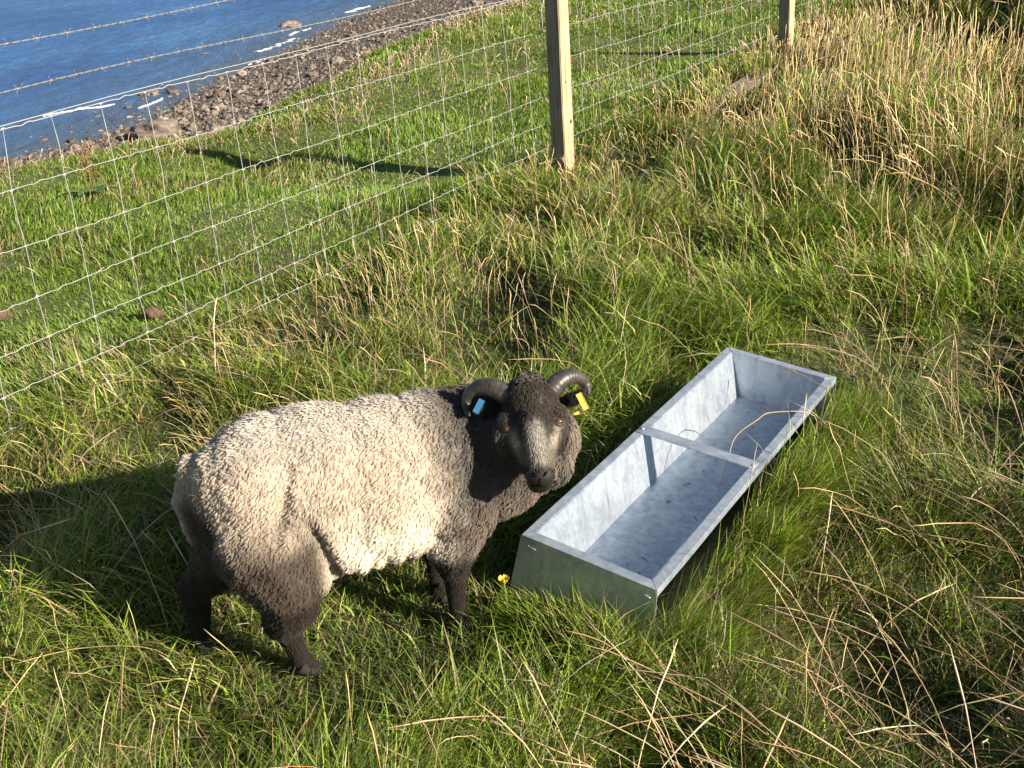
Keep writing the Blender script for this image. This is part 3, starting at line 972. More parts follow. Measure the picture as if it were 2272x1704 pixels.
# ---- fleece: curled locks over the trunk, short hair on face and legs
nf = len(body_me.polygons)
fv = [tuple(p.vertices) for p in body_me.polygons]
T3 = np.array([(q[0], q[1], q[2]) for q in fv] + [(q[0], q[2], q[3]) for q in fv if len(q) == 4])
A0, A1, A2 = BV[T3[:, 0]], BV[T3[:, 1]], BV[T3[:, 2]]
AR = .5 * np.linalg.norm(np.cross(A1 - A0, A2 - A0), axis=1)
CUM = np.cumsum(AR) / AR.sum()
def sample(n):
    k = np.searchsorted(CUM, RNG.random(n))
    u, v = RNG.random(n), RNG.random(n)
    f = u + v > 1
    u[f], v[f] = 1 - u[f], 1 - v[f]
    wts = np.stack([1 - u - v, u, v], -1)[..., None]
    idx = T3[k]
    P = (BV[idx] * wts).sum(1)
    Nn = (BN[idx] * wts).sum(1)
    return P, Nn / np.linalg.norm(Nn, axis=1)[:, None]

def curves(name, PT, rad, col, mt, parent):
    """PT (n,k,3) strands"""
    n, k, _ = PT.shape
    cu = bpy.data.hair_curves.new(name)
    cu.add_curves([k] * n)
    cu.attributes['position'].data.foreach_set('vector', np.ascontiguousarray(PT, np.float32).ravel())
    ra = cu.attributes.get('radius') or cu.attributes.new('radius', 'FLOAT', 'POINT')
    ra.data.foreach_set('value', np.ascontiguousarray(np.broadcast_to(rad, (n, k)), np.float32).ravel())
    ca = cu.attributes.new('col', 'FLOAT_COLOR', 'POINT')
    c = np.ones((n, k, 4), np.float32); c[..., :3] = col
    ca.data.foreach_set('color', c.ravel())
    cu.materials.append(mt)
    return link(name, cu, parent)

wlm, t, b = mat('wool')
at = node(t, 'ShaderNodeAttribute', attribute_name='col')
t.links.new(at.outputs['Color'], b.inputs['Base Color'])
b.inputs['Roughness'].default_value = .75
b.inputs['Specular IOR Level'].default_value = .2
b.inputs['Sheen Weight'].default_value = .15

NC, NS, K = 46000, 4, 7
P, Nn = sample(NC)
mk, ear = head_mask(P)
X, Y, Z = P[:, 0], P[:, 1], P[:, 2]
short = np.maximum(np.maximum(mk, ear), sstep(.145, .115, Z))
ok = short < .5
P, Nn = P[ok], Nn[ok]
X, Y, Z = P[:, 0], P[:, 1], P[:, 2]
n_ = len(P)
legf = sstep(.25, .18, Z)
# lie of the wool: down and back along the flank, with swirls
flow = np.stack([-.55 - .7 * (fbm(X * 9, Z * 9, 1.0) - .5), (fbm(X * 6, Z * 6, 5.0) - .5), -.9 + 1.1 * (fbm(X * 8 + 9, Z * 8, 2.0) - .5)], -1)
flow -= Nn * (flow * Nn).sum(1)[:, None]
flow /= np.linalg.norm(flow, axis=1)[:, None] + 1e-6
bit = np.cross(Nn, flow)
Ls = .0095 * (1 - .25 * legf) * RNG.uniform(.75, 1.25, n_)
Ls *= np.where((X > .26) & (Z > .25), 1.25, 1.0)
lay = RNG.uniform(.65, 1.1, n_)
tt = np.linspace(0, 1, K)
phase = 26 * fbm(X * 22 + Y * 8, Z * 22 - Y * 8, 77.0, 2) + RNG.normal(0, .7, n_)
freq = RNG.uniform(5.5, 9.0, n_)
amp = RNG.uniform(.0010, .0019, n_) * (1 - .5 * legf)
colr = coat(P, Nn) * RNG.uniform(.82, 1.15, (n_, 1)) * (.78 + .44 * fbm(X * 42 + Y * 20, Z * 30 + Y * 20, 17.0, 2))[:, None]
PTS, COL = [], []
for s in range(NS):
    ro, ra_ = RNG.uniform(0, .0034, n_), RNG.uniform(0, 6.28, n_)
    rb = ro[:, None] * (np.cos(ra_)[:, None] * flow + np.sin(ra_)[:, None] * bit)
    tl = tt[None, :, None]
    u = Ls[:, None, None] * tl
    cen = Nn[:, None] * (u * (1 - .55 * lay[:, None, None] * tl)) + flow[:, None] * (u * lay[:, None, None] * (.35 + .65 * tl))
    ang_ = phase[:, None] + freq[:, None] * tt[None] + RNG.normal(0, .35, n_)[:, None]
    cur = (amp[:, None] * (.25 + .75 * tt[None]))[..., None] * (np.cos(ang_)[..., None] * bit[:, None] + np.sin(ang_)[..., None] * (.55 * flow + .6 * Nn)[:, None])
    pt = P[:, None] - Nn[:, None] * .003 + rb[:, None] * (1 - .45 * tl) + cen + cur
    PTS.append(pt)
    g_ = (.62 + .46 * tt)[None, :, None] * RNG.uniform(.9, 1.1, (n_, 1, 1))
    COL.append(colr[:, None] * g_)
# stray fibres standing clear of the locks
ks_ = RNG.choice(n_, 9000)
sl_ = RNG.uniform(.004, .0105, 9000)
tl = tt[None, :, None]
sd_ = Nn[ks_] * RNG.uniform(.5, 1.0, (9000, 1)) + flow[ks_] * RNG.uniform(.1, 1.0, (9000, 1)) + RNG.normal(0, .25, (9000, 3))
spt = P[ks_][:, None] + sd_[:, None] * sl_[:, None, None] * tl + .0014 * np.sin(tl * 7 + RNG.uniform(0, 6, (9000, 1, 3))) * tl
curves('stray_wool', spt, .0002 * np.linspace(1, .4, K), np.repeat((colr[ks_] * 1.1)[:, None], K, 1), wlm, body)
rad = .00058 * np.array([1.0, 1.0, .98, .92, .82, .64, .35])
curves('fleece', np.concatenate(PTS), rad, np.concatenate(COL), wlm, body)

# short hair of face, ears and legs
P, Nn = sample(150000)
mk, ear = head_mask(P)
Z = P[:, 2]
hx, hy, hn = to_head(P)
short = np.maximum(np.maximum(mk, ear), sstep(.17, .13, Z))
muz = mk * sstep(1215, 1250, hy)
ok = (RNG.random(len(P)) < short) & (muz < .5)
for x, y in ((732, 812), (1328, 748)):
    ok &= np.hypot(hx - x, hy - y) > 62
P, Nn, mk, hx, hy, Z = P[ok], Nn[ok], mk[ok], hx[ok], hy[ok], Z[ok]
n_ = len(P)
hd = np.where(mk[:, None] > .3, HY[None] * 1.0, np.array([[0.0, 0, -1.0]]))
hd = hd + RNG.normal(0, .28, (n_, 3))
hd -= Nn * (hd * Nn).sum(1)[:, None]
hd /= np.linalg.norm(hd, axis=1)[:, None] + 1e-6
topk = mk * (1 - sstep(520, 760, hy))
L_ = (.0065 + .004 * topk + .002 * (mk < .3)) * RNG.uniform(.7, 1.3, n_)
tt = np.linspace(0, 1, 4)[None, :, None]
pt = P[:, None] - Nn[:, None] * .001 + Nn[:, None] * (L_[:, None, None] * tt * (.65 - .35 * tt)) + hd[:, None] * (L_[:, None, None] * tt * (.35 + .6 * tt))
pt += RNG.normal(0, .0006, pt.shape) * tt
cl = coat(P, Nn) * RNG.uniform(.55, 1.5, (n_, 1))
curves('short_hair', pt, .00042 * np.array([1, .9, .7, .3]), np.repeat(cl[:, None], 4, 1), wlm, body)

# ---- horns
hnm, t, b = mat('horn')
tc = node(t, 'ShaderNodeTexCoord')
n = node(t, 'ShaderNodeTexNoise', Scale=70.0, Detail=5.0)
t.links.new(tc.outputs['Object'], n.inputs['Vector'])
t.links.new(ramp(t, [(.3, (.030, .026, .024)), (.6, (.065, .056, .050)), (.8, (.13, .115, .10))], n.outputs[0]).outputs[0], b.inputs['Base Color'])
b.inputs['Roughness'].default_value = .42
def catmull(P, n):
    P = np.array(P, float)
    Q = np.concatenate([[2 * P[0] - P[1]], P, [2 * P[-1] - P[-2]]])
    out = []
    for i in range(1, len(Q) - 2):
        u = np.linspace(0, 1, n, endpoint=False)[:, None]
        p0, p1, p2, p3 = Q[i - 1], Q[i], Q[i + 1], Q[i + 2]
        out.append(.5 * (2 * p1 + (p2 - p0) * u + (2 * p0 - 5 * p1 + 4 * p2 - p3) * u ** 2 + (3 * p1 - p0 - 3 * p2 + p3) * u ** 3))
    return np.concatenate(out + [P[-1:]])
for pts, rr in (([(850, 500, -.050), (740, 450, -.048), (600, 390, -.052), (470, 385, -.062), (365, 445, -.072), (315, 545, -.078), (322, 640, -.070), (350, 690, -.060)],
                 [.0185, .0205, .0185, .0165, .0135, .0105, .0068, .0022]),
                ([(1190, 470, -.050), (1240, 400, -.048), (1330, 310, -.052), (1440, 262, -.062), (1540, 278, -.072), (1610, 345, -.080), (1632, 425, -.074), (1612, 490, -.062)],
                 [.0180, .0195, .0178, .0155, .0128, .0100, .0068, .0022])):
    P = catmull([hp(*p) for p in pts], 22)
    r_ = np.interp(np.linspace(0, 1, len(P)), np.linspace(0, 1, len(rr)), rr)
    sarc = np.concatenate([[0], np.cumsum(np.linalg.norm(np.diff(P, axis=0), axis=1))])
    fade = np.clip(1.15 - sarc / sarc[-1], 0, 1)
    r_ = r_ * (1 + fade * (.010 * np.sin(sarc * 2 * np.pi / .0072 + 2.2 * np.sin(sarc * 90)) * (.5 + fbm(sarc * 60, sarc * 0, len(pts) + pts[0][0])) + .024 * (fbm(sarc * 130, sarc * 0, pts[0][0]) - .5)))
    pr = Parts(); pr.tube(P, r_, 28)
    link('horn', pr.build('horn', hnm), body)

# ---- eyes, nostrils, mouth
eym, t, b = mat('amber_eye'); b.inputs['Base Color'].default_value = (.15, .06, .015, 1); b.inputs['Roughness'].default_value = .12
blk, t, b = mat('black_wet'); b.inputs['Base Color'].default_value = (.006, .005, .005, 1); b.inputs['Roughness'].default_value = .9; b.inputs['Specular IOR Level'].default_value = .1
lid, t, b = mat('eyelid'); b.inputs['Base Color'].default_value = (.03, .022, .018, 1); b.inputs['Roughness'].default_value = .5
def ellipsoid(c, r, axs, sub=4):
    bm = bmesh.new()
    bmesh.ops.create_icosphere(bm, subdivisions=sub, radius=1)
    for v in bm.verts:
        p = np.array(v.co[:]) * r
        v.co = Vector(np.array(c) + axs[0] * p[0] + axs[1] * p[1] + axs[2] * p[2])
    return bm
for x, y, sg in ((733, 812, -1), (1326, 748, 1)):
    on = nz(HN * .75 + HX * sg * .62)                        # the eye looks out a little sideways
    ex = nz(HX - on * (HX @ on)); ey = np.cross(on, ex); ey = ey if ey @ HY > 0 else -ey
    c0 = on_face(x, y) - on * .0072
    e_ = link('eye', bm_mesh('eye', ellipsoid(c0, (.0104, .0096, .0100), (ex, ey, on)), eym, True), body)
    link('pupil', bm_mesh('pupil', ellipsoid(c0 + on * .0083 + ey * .0004, (.0045, .0017, .0022), (ex, ey, on), 3), blk, True), e_)
    for up_, op in ((-1, .0090), (1, .0092)):
        u = np.linspace(-1, 1, 17)
        pl = c0 + ex * (u * .0112)[:, None] + ey * (up_ * op * np.sqrt(np.clip(1 - .88 * u ** 2, 0, 1)) * (.62 if up_ > 0 else .40))[:, None] + on * (.0072 * np.sqrt(np.clip(1 - .72 * u ** 2, 0, 1)))[:, None]
        pr = Parts(); pr.tube(pl, .0026 * np.sqrt(np.clip(1.05 - u ** 2, .05, 1)), 8)
        link('eyelid', pr.build('eyelid', lid), e_)
for x, y, sg in ((1048, 1262, -1), (1150, 1252, 1)):
    u = np.linspace(0, 1, 12)
    P = np.array([on_face(x + sg * (-12 + 36 * q), y + 44 - 84 * q + 40 * q * q, .0006) for q in u])
    pr = Parts(); pr.tube(P, .0008 + .0019 * np.sin(u * np.pi) ** .8, 8)
    link('nostril', pr.build('nostril', blk), body)
P = np.array([on_face(1098 + 2 * math.sin(q * 5), 1310 + 66 * q, .0004) for q in np.linspace(0, 1, 9)])
pr = Parts(); pr.tube(P, .0014, 6)
for sg in (-1, 1):
    P = np.array([on_face(1098 + sg * 92 * q, 1380 + 24 * math.sin(q * 2.6), .0004) for q in np.linspace(0, 1, 10)])
    pr.tube(P, .0012, 6)
link('mouth', pr.build('mouth', blk), body)

# ---- ear tags
def tagmesh(name, c0, c1, wd, th, color):
    mt, t, b = mat(name + '_plastic'); b.inputs['Base Color'].default_value = (*color, 1); b.inputs['Roughness'].default_value = .35
    c0, c1 = np.array(c0), np.array(c1)
    u = nz(c1 - c0); nn = nz(HN - u * (HN @ u)); v = np.cross(u, nn)
    L = np.linalg.norm(c1 - c0)
    bm = bmesh.new(); bmesh.ops.create_cube(bm, size=1)
    for q in bm.verts:
        q.co = Vector((c0 + c1) / 2 + u * q.co.x * L + v * q.co.y * wd + nn * q.co.z * th)
    bmesh.ops.bevel(bm, geom=bm.edges[:], offset=.0008, segments=2, affect='EDGES')
    return link('ear_tag', bm_mesh('ear_tag', bm, mt), body)
tg = tagmesh('blue_tag', hp(488, 518, -.044), hp(420, 650, -.040), .0105, .0022, (.03, .13, .26))
tg['label'] = 'blue plastic ear tag'
tg = tagmesh('yellow_tag', hp(1522, 452, -.040), hp(1602, 612, -.034), .0100, .0022, (.72, .52, .10))
tg['label'] = 'long yellow plastic ear tag'
tg = tagmesh('yellow_stub', hp(1500, 622, -.050), hp(1506, 672, -.050), .0095, .0022, (.72, .52, .10))
tg['label'] = 'small yellow plastic tag back below the ear'

# ---- hooves, cloven
hfm, t, b = mat('hoof'); b.inputs['Base Color'].default_value = (.016, .013, .012, 1); b.inputs['Roughness'].default_value = .85
for x, y in ((-.094, -.076), (-.279, .073), (.236, -.056), (.218, .050)):
    pr = Parts()
    for s in (-1, 1):
        P = np.array([(x - .012, y + s * .0125, .030), (x, y + s * .013, .018), (x + .018, y + s * .012, .008), (x + .030, y + s * .008, .003)])
        pr.tube(catmull(P, 4), np.linspace(.0150, .0045, 13), 12)
    link('hoof', pr.build('hoof', hfm), body)
# ------------------------------------------------------------------ grass
gsm, t, b = mat('grass_blade')
at = node(t, 'ShaderNodeAttribute', attribute_name='col')
t.links.new(at.outputs['Color'], b.inputs['Base Color'])
b.inputs['Roughness'].default_value = .48
b.inputs['Specular IOR Level'].default_value = .35
tr = node(t, 'ShaderNodeBsdfTranslucent')
hs = node(t, 'ShaderNodeHueSaturation', Saturation=1.15, Value=1.1)
t.links.new(at.outputs['Color'], hs.inputs['Color']); t.links.new(hs.outputs[0], tr.inputs[0])
ms = node(t, 'ShaderNodeMixShader'); ms.inputs[0].default_value = .25
t.links.new(b.outputs[0], ms.inputs[1]); t.links.new(tr.outputs[0], ms.inputs[2])
t.links.new(ms.outputs[0], t.nodes['Material Output'].inputs[0])

def to_trough(P):
    d = P - TO
    return d @ TW, d @ TL, d @ TN
def to_sheep(x, y):
    dx, dy = x - SO[0], y - SO[1]
    return dx * S1[0] + dy * S1[1], dx * S2[0] + dy * S2[1]

def place(n, r0, r1, a0, a1, pw):
    """points round the viewpoint, thinning out with distance as r^-pw"""
    e = 2 - pw
    r = (r0 ** e + RNG.random(n) * (r1 ** e - r0 ** e)) ** (1 / e)
    a = RNG.uniform(a0, a1, n)
    return np.sin(a) * r, np.cos(a) * r, r

def blades(name, x, y, h, lean, ldir, wd, cr, ct, curve=1.0, label=None, cat=None):
    n = len(x)
    z = ground_z(x, y)
    T = np.array([0, .36, .72, 1.0])
    L = np.stack([np.cos(ldir), np.sin(ldir)], -1)
    up = h * np.sqrt(np.clip(1 - (lean * .85) ** 2, .04, 1))
    C = np.zeros((n, 4, 3))
    hor = (lean * h)[:, None] * (T[None] ** (1 + .8 * curve))
    C[..., :2] = np.stack([x, y], -1)[:, None] + hor[..., None] * L[:, None]
    C[..., 2] = z[:, None] + up[:, None] * (T[None] - .30 * lean[:, None] * curve * T[None] ** 2.4) - .006
    C[:, 1:, :2] += RNG.normal(0, .04, (n, 3, 2)) * h[:, None, None] * .5
    # nothing grows through the trough, the board or the belly of the sheep
    tx, ty, tz = to_trough(C)
    inn = (tx > -.006) & (tx < WID + .006) & (ty > -.006) & (ty < LEN + .006) & (tz < .012) & (tz > -.30)
    bad = inn.any(1) | ((tx[:, 0] > -.02) & (tx[:, 0] < WID + .012) & (ty[:, 0] > -.004) & (ty[:, 0] < LEN + .004))
    ok = ~(inn[:, 1:].any(1) if name == 'tuft_grass' else bad)
    C, wd, cr, ct, h, ldir = C[ok], wd[ok], cr[ok], ct[ok], h[ok], ldir[ok]
    n = len(C)
    sa = ldir + np.pi / 2 + RNG.normal(0, .7, n)
    S = np.stack([np.cos(sa), np.sin(sa), RNG.normal(0, .15, n)], -1)
    W_ = wd[:, None] * np.array([.85, 1.0, .7])[None] * .5
    Lf = C[:, :3] - S[:, None] * W_[..., None]
    Rt = C[:, :3] + S[:, None] * W_[..., None]
    V = np.concatenate([Lf, Rt, C[:, 3:]], 1)                # 0-2 left, 3-5 right, 6 tip
    F = np.array([[0, 3, 4], [0, 4, 1], [1, 4, 5], [1, 5, 2], [2, 5, 6]])
    F = (F[None] + (np.arange(n) * 7)[:, None, None]).reshape(-1, 3)
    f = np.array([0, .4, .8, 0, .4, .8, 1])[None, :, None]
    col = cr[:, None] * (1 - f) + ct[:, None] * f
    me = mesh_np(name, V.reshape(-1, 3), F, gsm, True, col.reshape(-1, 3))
    return tag(link(name, me), label, cat, None, 'stuff')

def mixc(n, palette, wts):
    k = RNG.choice(len(palette), n, p=np.array(wts) / sum(wts))
    c = np.array(palette)[k]
    return c * RNG.uniform(.75, 1.25, (n, 1)) * RNG.uniform(.93, 1.07, (n, 3))
GREEN = [(.15, .25, .022), (.23, .345, .030), (.34, .46, .055), (.095, .17, .020), (.46, .50, .11)]
STRAW = [(.42, .33, .17), (.52, .42, .24), (.34, .24, .12), (.60, .50, .32)]
AZ0, AZ1 = R(-42), R(46)

# -- rough pasture on this side
n = 480000
x, y, r = place(n, .7, 18, AZ0, AZ1, 1.25)
d = fdist(x, y)
tus = fbm(x * 3.0, y * 3.0, 21.0, 3)
tu2 = fbm(x * .9, y * .9, 33.0, 2)
hol = np.zeros(n)
for cx, cy, lx, ly, a in DENTS[7:]:
    hol += np.exp(-((x - cx) / lx) ** 2 - ((y - cy) / ly) ** 2)
fore = sstep(.05, .45, x) * sstep(2.4, 1.9, y) + sstep(.75, 1.1, x) * sstep(3.2, 2.6, y)      # matted foreground, sparser and coloured darker
fore = np.clip(fore, 0, 1)
keep = (d < .10) & (RNG.random(n) < (.34 + 1.0 * sstep(.34, .58, tus)) * (1 - .45 * fore * sstep(.62, .45, tus)) * (1 - .25 * np.clip(hol, 0, 1)))
fore = fore[keep]
x, y, r, d, tus, tu2 = (q[keep] for q in (x, y, r, d, tus, tu2))
n = len(x)
sxl, syl = to_sheep(x, y)
under = (np.abs(sxl + .02) < .40) & (syl < .20) & (syl > -.34)
rough = sstep(.6, 2.1, x) * sstep(2.6, 4.4, y)               # uncut growth up on the right
nf_ = sstep(.1, 1.3, -d)
h = (.052 + .165 * sstep(.34, .66, tus) ** 1.2) * (1 + .5 * rough * nf_) * (.78 + .22 * nf_) * RNG.uniform(.55, 1.25, n)
tx_, ty_, _ = to_trough(np.stack([x, y, ground_z(x, y)], -1))
edge = (tx_ > WID - .02) & (tx_ < WID + .14) & (ty_ > -.05) & (ty_ < LEN + .1)
h = np.where(edge, np.maximum(h, RNG.uniform(.10, .21, n)), h)
endp = (tx_ > -.05) & (tx_ < WID + .05) & (ty_ > -.13) & (ty_ < .01)
h = np.where(endp, np.maximum(h * .7, RNG.uniform(.05, .105, n)), h)
h = np.where(under, np.minimum(h, RNG.uniform(.035, .115, n)), h)
fl = fbm(x * 1.3, y * 1.3, 50.0, 2) * 6.283 * 1.6
lean = np.clip(RNG.normal(.72, .20, n) - .18 * rough, .05, .98)
ldir = fl + RNG.normal(0, 1.25, n)
wd = np.maximum(.0020, .0010 * r ** .95) * RNG.uniform(.7, 1.3, n) * np.where(RNG.random(n) < .16, 2.0, 1.0)
cg = mixc(n, GREEN, [3, 3, 2, 2.4, .8])
cg = np.where((RNG.random(n) < .45 * fore)[:, None], mixc(n, [(.10, .085, .035), (.15, .11, .055), (.07, .11, .025)], [1, 1, 1]), cg)  # dark brown blades paint in the shade of the foreground pockets
dry = RNG.random(n) < np.clip(.06 + .16 * sstep(.48, .7, fbm(x * 1.7, y * 1.7, 61.0)) + .16 * np.exp(-((d + .5) / .45) ** 2) + .20 * rough * (tu2 > .4), 0, .7)
cs = mixc(n, STRAW, [3, 2, 2, 1])
ct = np.where(dry[:, None], cs, cg)
ct = np.where((~dry & (RNG.random(n) < .2))[:, None], ct * .5 + cs * .5, ct)
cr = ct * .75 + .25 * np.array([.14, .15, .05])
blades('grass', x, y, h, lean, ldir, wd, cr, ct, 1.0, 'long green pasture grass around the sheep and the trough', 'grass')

# short matted thatch between the tussocks
n = 210000
x, y, r = place(n, .7, 14, AZ0, AZ1, 1.2)
d = fdist(x, y)
keep = d < .12
x, y, r = x[keep], y[keep], r[keep]; n = len(x)
c = mixc(n, [(.14, .22, .03), (.20, .29, .04), (.17, .14, .06), (.26, .21, .10), (.10, .15, .03)], [3, 3, 2, 1.5, 2])
blades('thatch', x, y, RNG.uniform(.03, .085, n), np.clip(RNG.normal(.80, .14, n), .2, .98), RNG.uniform(0, 6.28, n),
       np.maximum(.0022, .0012 * r ** .95) * RNG.uniform(.7, 1.3, n), c * .85, c, .9, 'short matted undergrowth between the grass tussocks', 'grass')

# tufts leaning away from the sides and ends of the trough
n = 14000
side = RNG.random(n)
tw_ = np.where(side < .62, RNG.uniform(WID - .004, WID + .11, n), RNG.uniform(-.03, WID + .03, n))
tl_ = np.where(side < .62, RNG.uniform(-.03, LEN + .03, n), np.where(side < .86, RNG.uniform(-.11, -.010, n), RNG.uniform(LEN + .010, LEN + .10, n)))
x = TO[0] + TW[0] * tw_ + TL[0] * tl_; y = TO[1] + TW[1] * tw_ + TL[1] * tl_
od = np.where((side < .62)[:, None], TW[None, :2], np.where((side < .86)[:, None], -TL[None, :2], TL[None, :2]))
patch = fbm(x * 9, y * 9, 140.0, 2)
h = np.where(side < .62, RNG.uniform(.08, .20, n), RNG.uniform(.05, .12, n)) * (.8 + .4 * sstep(.35, .65, patch))
cg = mixc(n, GREEN, [3, 3, 2, 2.4, .8])
cs = mixc(n, STRAW, [3, 2, 2, 1])
ct = np.where((RNG.random(n) < .16)[:, None], cs, cg)
blades('tuft_grass', x, y, h, np.clip(RNG.normal(.5, .2, n), .1, .95), np.arctan2(od[:, 1], od[:, 0]) + RNG.normal(0, .75, n),
       RNG.uniform(.0018, .0036, n), ct * .75 + .25 * np.array([.14, .15, .05]), ct, 1.0, 'green tufts of grass growing against the sides of the trough', 'grass')

# -- grazed turf beyond the fence
n = 560000
x, y, r = place(n, 2.0, 17, R(-44), R(26), .95)
d = fdist(x, y)
dc = poly_sd(x, y, CREST)
tus = fbm(x * 1.8, y * 1.8, 71.0, 3)
keep = (d > -.10) & (dc < .9) & (RNG.random(n) < .75 + .5 * sstep(.3, .6, tus))
x, y, r, d, dc, tus = (q[keep] for q in (x, y, r, d, dc, tus))
n = len(x)
h = (.021 + .040 * sstep(.4, .75, tus)) * RNG.uniform(.6, 1.4, n)
lean = np.clip(RNG.normal(.5, .22, n), .05, .95)
ldir = fbm(x * 1.1, y * 1.1, 80.0, 2) * 9 + RNG.normal(0, 1.0, n)
wd = np.maximum(.0022, .00085 * r) * RNG.uniform(.7, 1.3, n)
c = mixc(n, [(.18, .29, .030), (.23, .35, .045), (.14, .24, .028), (.30, .37, .09)], [3, 3, 2, 1])
dry = RNG.random(n) < np.clip(.05 + .30 * sstep(.52, .72, fbm(x * 2.1, y * 2.1, 91.0)) + .06 * sstep(-.5, .2, dc), 0, .6)
c = np.where(dry[:, None], mixc(n, STRAW + [(.25, .17, .10)], [3, 2, 2, 1, 2]), c)
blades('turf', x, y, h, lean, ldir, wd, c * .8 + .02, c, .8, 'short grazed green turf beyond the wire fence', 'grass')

# -- tall seeding stems, each a thin stalk with a loose head
sdm, t, b = mat('dry_stem')
at = node(t, 'ShaderNodeAttribute', attribute_name='col')
t.links.new(at.outputs['Color'], b.inputs['Base Color'])
b.inputs['Roughness'].default_value = .55
b.inputs['Specular IOR Level'].default_value = .3
def stems(name, x, y, h, lean, ldir, rad, col, head=1.0, label=None, kink=.0, droop=.35, wig=.012):
    n = len(x)
    K = 9
    T = np.linspace(0, 1, K)
    z = ground_z(x, y)
    L = np.stack([np.cos(ldir), np.sin(ldir)], -1)
    C = np.zeros((n, K, 3))
    C[..., :2] = np.stack([x, y], -1)[:, None] + ((lean * h)[:, None] * T[None] ** 1.6)[..., None] * L[:, None]
    up = h * np.sqrt(np.clip(1 - lean ** 2 * .8, .03, 1))
    C[..., 2] = z[:, None] + up[:, None] * (T[None] - droop * lean[:, None] * T[None] ** 3)
    C += np.cumsum(RNG.normal(0, wig, (n, K, 3)), 1) * h[:, None, None]
    kk = RNG.random(n) < kink                                # some stalks are bent over at a joint
    kp = RNG.integers(3, 6, n)
    ka = RNG.uniform(.6, 1.5, n)
    for j in range(1, K):
        m_ = kk & (kp < j)
        stp = h / (K - 1)
        C[m_, j] = C[m_, j - 1] + np.concatenate([L[m_] * np.sin(ka[m_])[:, None], np.cos(ka[m_])[:, None] * .6 - .15], 1) * stp[m_][:, None]
    tx, ty, tz = to_trough(C)
    inn = (tx > -.006) & (tx < WID + .006) & (ty > -.006) & (ty < LEN + .006) & (tz < .010) & (tz > -.30)
    sxl, syl = to_sheep(C[..., 0], C[..., 1])
    ins = (sxl > -.36) & (sxl < .47) & (np.abs(syl + .02) < .20) & (C[..., 2] > SO[2] + .10) & (C[..., 2] < SO[2] + .64)
    ovr = ((tx > -.01) & (tx < WID + .01) & (ty > -.01) & (ty < LEN + .01) & (tz >= .01)).any(1) & (RNG.random(n) < .9)
    ok = ~(inn.any(1) | ins.any(1) | ovr)
    C, rad, col = C[ok], rad[ok], col[ok]
    n = len(C)
    prof = np.array([1.05, 1.0, .95, .88, .82, .78, .75, .7, .5])
    hd = head * RNG.uniform(.6, 1.5, n)
    R_ = rad[:, None] * prof[None]
    R_[:, 6] *= 1 + .9 * hd; R_[:, 7] *= 1 + 1.3 * hd; R_[:, 8] = rad * .25
    S3 = np.linspace(0, 2 * np.pi, 3, endpoint=False)
    Tn = np.gradient(C, axis=1); Tn /= np.linalg.norm(Tn, axis=2)[..., None] + 1e-9
    ref = np.where(np.abs(Tn[..., 2:]) < .9, np.array([0, 0, 1.0]), np.array([1.0, 0, 0]))
    A = np.cross(Tn, ref); A /= np.linalg.norm(A, axis=2)[..., None] + 1e-9
    Bn = np.cross(Tn, A)
    V = C[:, :, None] + R_[:, :, None, None] * (np.cos(S3)[None, None, :, None] * A[:, :, None] + np.sin(S3)[None, None, :, None] * Bn[:, :, None])
    base = np.arange(K - 1)[:, None] * 3
    j = np.arange(3)[None]
    Q = np.stack([base + j, base + (j + 1) % 3, base + 3 + (j + 1) % 3, base + 3 + j], -1).reshape(-1, 4)
    Q = (Q[None] + (np.arange(n) * K * 3)[:, None, None]).reshape(-1, 4)
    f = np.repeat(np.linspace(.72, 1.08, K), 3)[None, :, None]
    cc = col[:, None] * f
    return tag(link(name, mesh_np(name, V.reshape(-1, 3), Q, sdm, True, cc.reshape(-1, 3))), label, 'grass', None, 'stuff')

# the dry stand up the right, thin along the fence, sparse elsewhere
n = 90000
x, y, r = place(n, .9, 17, AZ0, AZ1, 1.0)
d = fdist(x, y)
rough = sstep(.6, 2.2, x) * sstep(2.4, 4.4, y)
strip = np.exp(-((d + .35) / .35) ** 2)
pat = fbm(x * 1.6, y * 1.6, 101.0, 3)
hol2 = np.clip(sum(np.exp(-((x - cx) / lx) ** 2 - ((y - cy) / ly) ** 2) for cx, cy, lx, ly, a in DENTS[7:]), 0, .8)
pr_ = np.clip(.035 + .48 * rough * sstep(.30, .58, pat) * (1 - hol2) + .22 * strip + .10 * sstep(.5, .7, pat), 0, 1)
keep = (d < .05) & (RNG.random(n) < pr_)
x, y, r, d, rough = (q[keep] for q in (x, y, r, d, rough))
n = len(x)
nf_ = sstep(.1, 1.3, -d)
h = RNG.uniform(.17, .36, n) * (.62 + .38 * nf_) * (1 + .6 * rough * nf_)
lean = np.clip(RNG.normal(.42, .24, n) - .14 * rough, .03, .97)
ldir = fbm(x * .9, y * .9, 111.0, 2) * 8 + RNG.normal(0, .8, n)
col = mixc(n, [(.56, .42, .20), (.66, .52, .28), (.46, .31, .15), (.48, .31, .22), (.30, .30, .10)], [3, 3, 2, 1.5, 1])
stems('dry_grass', x, y, h, lean, ldir, np.maximum(.0007, .00025 * r) * RNG.uniform(.8, 1.3, n), col, 1.0, 'pale dry grass stalks with seed heads standing among the green grass')

